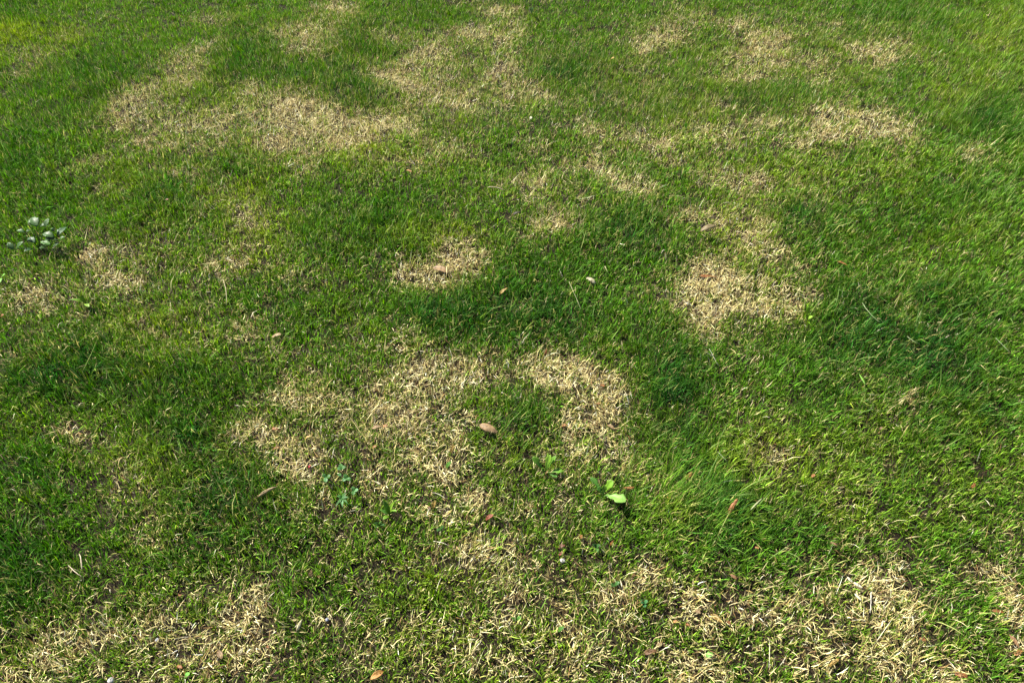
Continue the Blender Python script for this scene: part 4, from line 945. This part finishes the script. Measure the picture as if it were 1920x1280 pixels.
        ((0.0115,0.7790,0.0120), (-0.0023,0.7823,0.0200), 0.0080, 'lance', 1),
    ], ((0.14,0.36,0.06), (0.06,0.16,0.02),)),
    ('leaf_sprig', 'small mid green leaf in straw right of the bright round leaf', 'weed', (0.1004,0.7590,0.0040), [
        ((0.0976,0.7552,0.0120), (0.1107,0.7580,0.0260), 0.0102, 'oval', 0),
    ], ((0.06,0.16,0.02),)),
    ('leaf_sprig', 'single light green leaf lying at the bottom right of centre', 'weed', (0.4125,0.7059,0.0040), [
        ((0.4025,0.6994,0.0160), (0.4168,0.7046,0.0220), 0.0122, 'oval', 0),
    ], ((0.16,0.34,0.06),)),
    ('leaf_sprig', 'bluish leaf trio in grass below the broad-leaved dandelion', 'weed', (0.1958,0.9569,0.0040), [
        ((0.1945,0.9503,0.0150), (0.1840,0.9520,0.0260), 0.0099, 'lance', 0),
        ((0.1945,0.9503,0.0150), (0.2035,0.9506,0.0260), 0.0086, 'lance', 0),
        ((0.1945,0.9503,0.0150), (0.1952,0.9336,0.0200), 0.0086, 'lance', 1),
    ], ((0.045,0.13,0.025), (0.06,0.16,0.02),)),
    ('leaf_sprig', 'small bluish round leaf pair left of the reddish triangular leaf', 'weed', (-0.1697,1.0111,0.0040), [
        ((-0.1688,1.0060,0.0120), (-0.1607,1.0069,0.0220), 0.0088, 'round', 0),
        ((-0.1688,1.0060,0.0120), (-0.1750,0.9938,0.0200), 0.0088, 'round', 0),
    ], ((0.045,0.13,0.025),)),
    ('leaf_sprig', 'two light green leaves at the very left edge below the grey-green clump', 'weed', (-1.6585,1.9521,0.0040), [
        ((-1.6393,1.9271,0.0200), (-1.6220,1.9303,0.0350), 0.0138, 'oval', 0),
        ((-1.6410,1.9271,0.0200), (-1.6239,1.8936,0.0300), 0.0138, 'oval', 0),
    ], ((0.16,0.36,0.05),)),
    ('leaf_sprig', 'small pale sprig of upright blades at the top edge right of the straw', 'weed', (0.1021,4.1760,0.0040), [
        ((0.1004,4.1080,0.0300), (0.0876,4.0477,0.0800), 0.0113, 'lance', 0),
        ((0.1032,4.1080,0.0300), (0.1097,4.0620,0.0800), 0.0113, 'lance', 0),
    ], ((0.25,0.36,0.2),)),
    ('leaf_sprig', 'light green leaf in straw near the bottom left corner', 'weed', (-0.6679,0.6660,0.0040), [
        ((-0.6683,0.6604,0.0120), (-0.6552,0.6628,0.0220), 0.0109, 'oval', 0),
    ], ((0.14,0.36,0.06),)),
]
for row in WEEDS:
    weed(*row)

# ------------------------------------------------------------------ dry stems, stalks, twigs, pebbles
STEMS = [
    ('dry_stem', 'pale flat stem piece at the top of the combed straw', 'dry stem', 'chip', [(0.7487,0.8775,0.0200), (0.7566,0.8645,0.0200)], 0.0043, (0.74,0.68,0.48)),
    ('dry_stem', 'long pale flat stem piece in the middle of the combed straw', 'dry stem', 'chip', [(0.7589,0.8645,0.0200), (0.7664,0.8581,0.0200), (0.7745,0.8504,0.0200)], 0.0045, (0.78,0.72,0.5)),
    ('dry_stem', 'short pale flat stem piece below the long one in the combed straw', 'dry stem', 'chip', [(0.7537,0.8388,0.0180), (0.7637,0.8225,0.0180)], 0.0045, (0.78,0.74,0.5)),
    ('dry_stem', 'thin bleached upright stem right of the pale stem pieces', 'dry stem', 'tube', [(0.7943,0.8457,0.0121), (0.7810,0.8155,0.0220), (0.7738,0.7943,0.0154)], 0.0017, (0.75,0.7,0.58)),
    ('dry_stem', 'thick bleached stem lying level in straw at lower right', 'dry stem', 'tube', [(0.8429,0.7868,0.0110), (0.8492,0.7811,0.0200), (0.8666,0.7853,0.0140)], 0.0021, (0.75,0.68,0.5)),
    ('dry_stem', 'curved bleached stem standing in grass at the lower left', 'dry stem', 'tube', [(-0.9745,0.9019,0.0165), (-0.9742,0.9142,0.0300), (-0.9935,0.9385,0.0210)], 0.0021, (0.7,0.58,0.4)),
    ('dry_stem', 'slanting pale stem crossing under the curved bleached stem', 'dry stem', 'tube', [(-1.0129,0.9158,0.0132), (-0.9840,0.8910,0.0240), (-0.9674,0.8845,0.0168)], 0.0017, (0.7,0.58,0.4)),
    ('dry_stem', 'long thin arched stem in green left of centre', 'dry stem', 'tube', [(-0.9258,1.9193,0.0220), (-0.8856,1.8426,0.0400), (-0.8792,1.7884,0.0280)], 0.0014, (0.6,0.52,0.3)),
    ('dry_stem', 'thin pale curved stem lying in green above centre', 'dry stem', 'tube', [(-0.0890,2.4605,0.0187), (-0.0589,2.4474,0.0340), (-0.0275,2.4312,0.0238)], 0.0018, (0.7,0.58,0.4)),
    ('twig', 'small pale forked twig above the arched straw patch', 'twig', 'fork', [(-0.0106,1.5334,0.0135), (-0.0091,1.5466,0.0217), (-0.0152,1.5556,0.0300)], 0.0014, (0.72,0.68,0.58)),
    ('dry_stem', 'straight thin stem slanting below the whitish crumpled leaf', 'dry stem', 'tube', [(0.1823,1.9073,0.0187), (0.1953,1.8242,0.0340), (0.2107,1.7710,0.0238)], 0.0014, (0.4,0.42,0.2)),
    ('twig', 'pale forked stem in green below the large right straw patch', 'twig', 'fork', [(0.5874,1.5355,0.0135), (0.5768,1.5681,0.0217), (0.5683,1.5881,0.0300)], 0.0015, (0.55,0.55,0.4)),
    ('grass_stalk', 'long arched pale green stalk in green right of the large straw patch', 'grass stalk', 'tube', [(1.0777,1.7928,0.0220), (1.0665,1.7215,0.0400), (1.0980,1.6944,0.0280)], 0.0017, (0.28,0.36,0.16)),
    ('grass_stalk', 'pale green stalk slanting near the right edge', 'grass stalk', 'tube', [(1.4183,1.6386,0.0220), (1.4086,1.5933,0.0400), (1.4265,1.5705,0.0280)], 0.0016, (0.3,0.38,0.18)),
    ('grass_stalk', 'pale green stalk lying level in green at right', 'grass stalk', 'tube', [(1.1563,1.6386,0.0220), (1.1519,1.5977,0.0400), (1.1760,1.6011,0.0280)], 0.0014, (0.3,0.38,0.18)),
    ('grass_stalk', 'bright green broad blade standing in grass at right', 'grass stalk', 'chip', [(0.9655,1.4374,0.0350), (0.9630,1.4614,0.0350), (0.9615,1.4796,0.0350)], 0.0033, (0.16,0.34,0.04)),
    ('grass_stalk', 'pale green stalk reaching right across the top of the long tussock', 'grass stalk', 'tube', [(0.5161,1.1299,0.0220), (0.5291,1.1202,0.0400), (0.5495,1.1320,0.0280)], 0.0016, (0.36,0.46,0.24)),
    ('grass_stalk', 'pale straw blade rising to the right in the long tussock', 'grass stalk', 'chip', [(0.5608,1.0328,0.0450), (0.5796,1.0492,0.0450), (0.5961,1.0657,0.0450)], 0.0023, (0.42,0.44,0.22)),
    ('grass_stalk', 'pale blade slanting down from the straw above the long tussock', 'grass stalk', 'tube', [(0.5240,1.2244,0.0192), (0.5290,1.1953,0.0350), (0.5404,1.1883,0.0245)], 0.0015, (0.4,0.46,0.26)),
    ('pebble', 'small white pebble in straw below centre', 'pebble', 'pebble', [(0.1157,0.9206,0.0120)], 0.0061, (0.82,0.8,0.76)),
    ('pebble', 'white pebble at the bottom edge on the left', 'pebble', 'pebble', [(-0.8172,0.6532,0.0140)], 0.0065, (0.82,0.8,0.76)),
    ('pebble', 'bluish-white chip in straw right of the pale curled leaf', 'pebble', 'pebble', [(-0.3987,0.7826,0.0120)], 0.0046, (0.62,0.64,0.78)),
    ('pebble', 'tiny grey-white stone in thin straw at the bottom left', 'pebble', 'pebble', [(-0.7523,0.7400,0.0120)], 0.0045, (0.62,0.62,0.66)),
]
for row in STEMS:
    stem(*row)
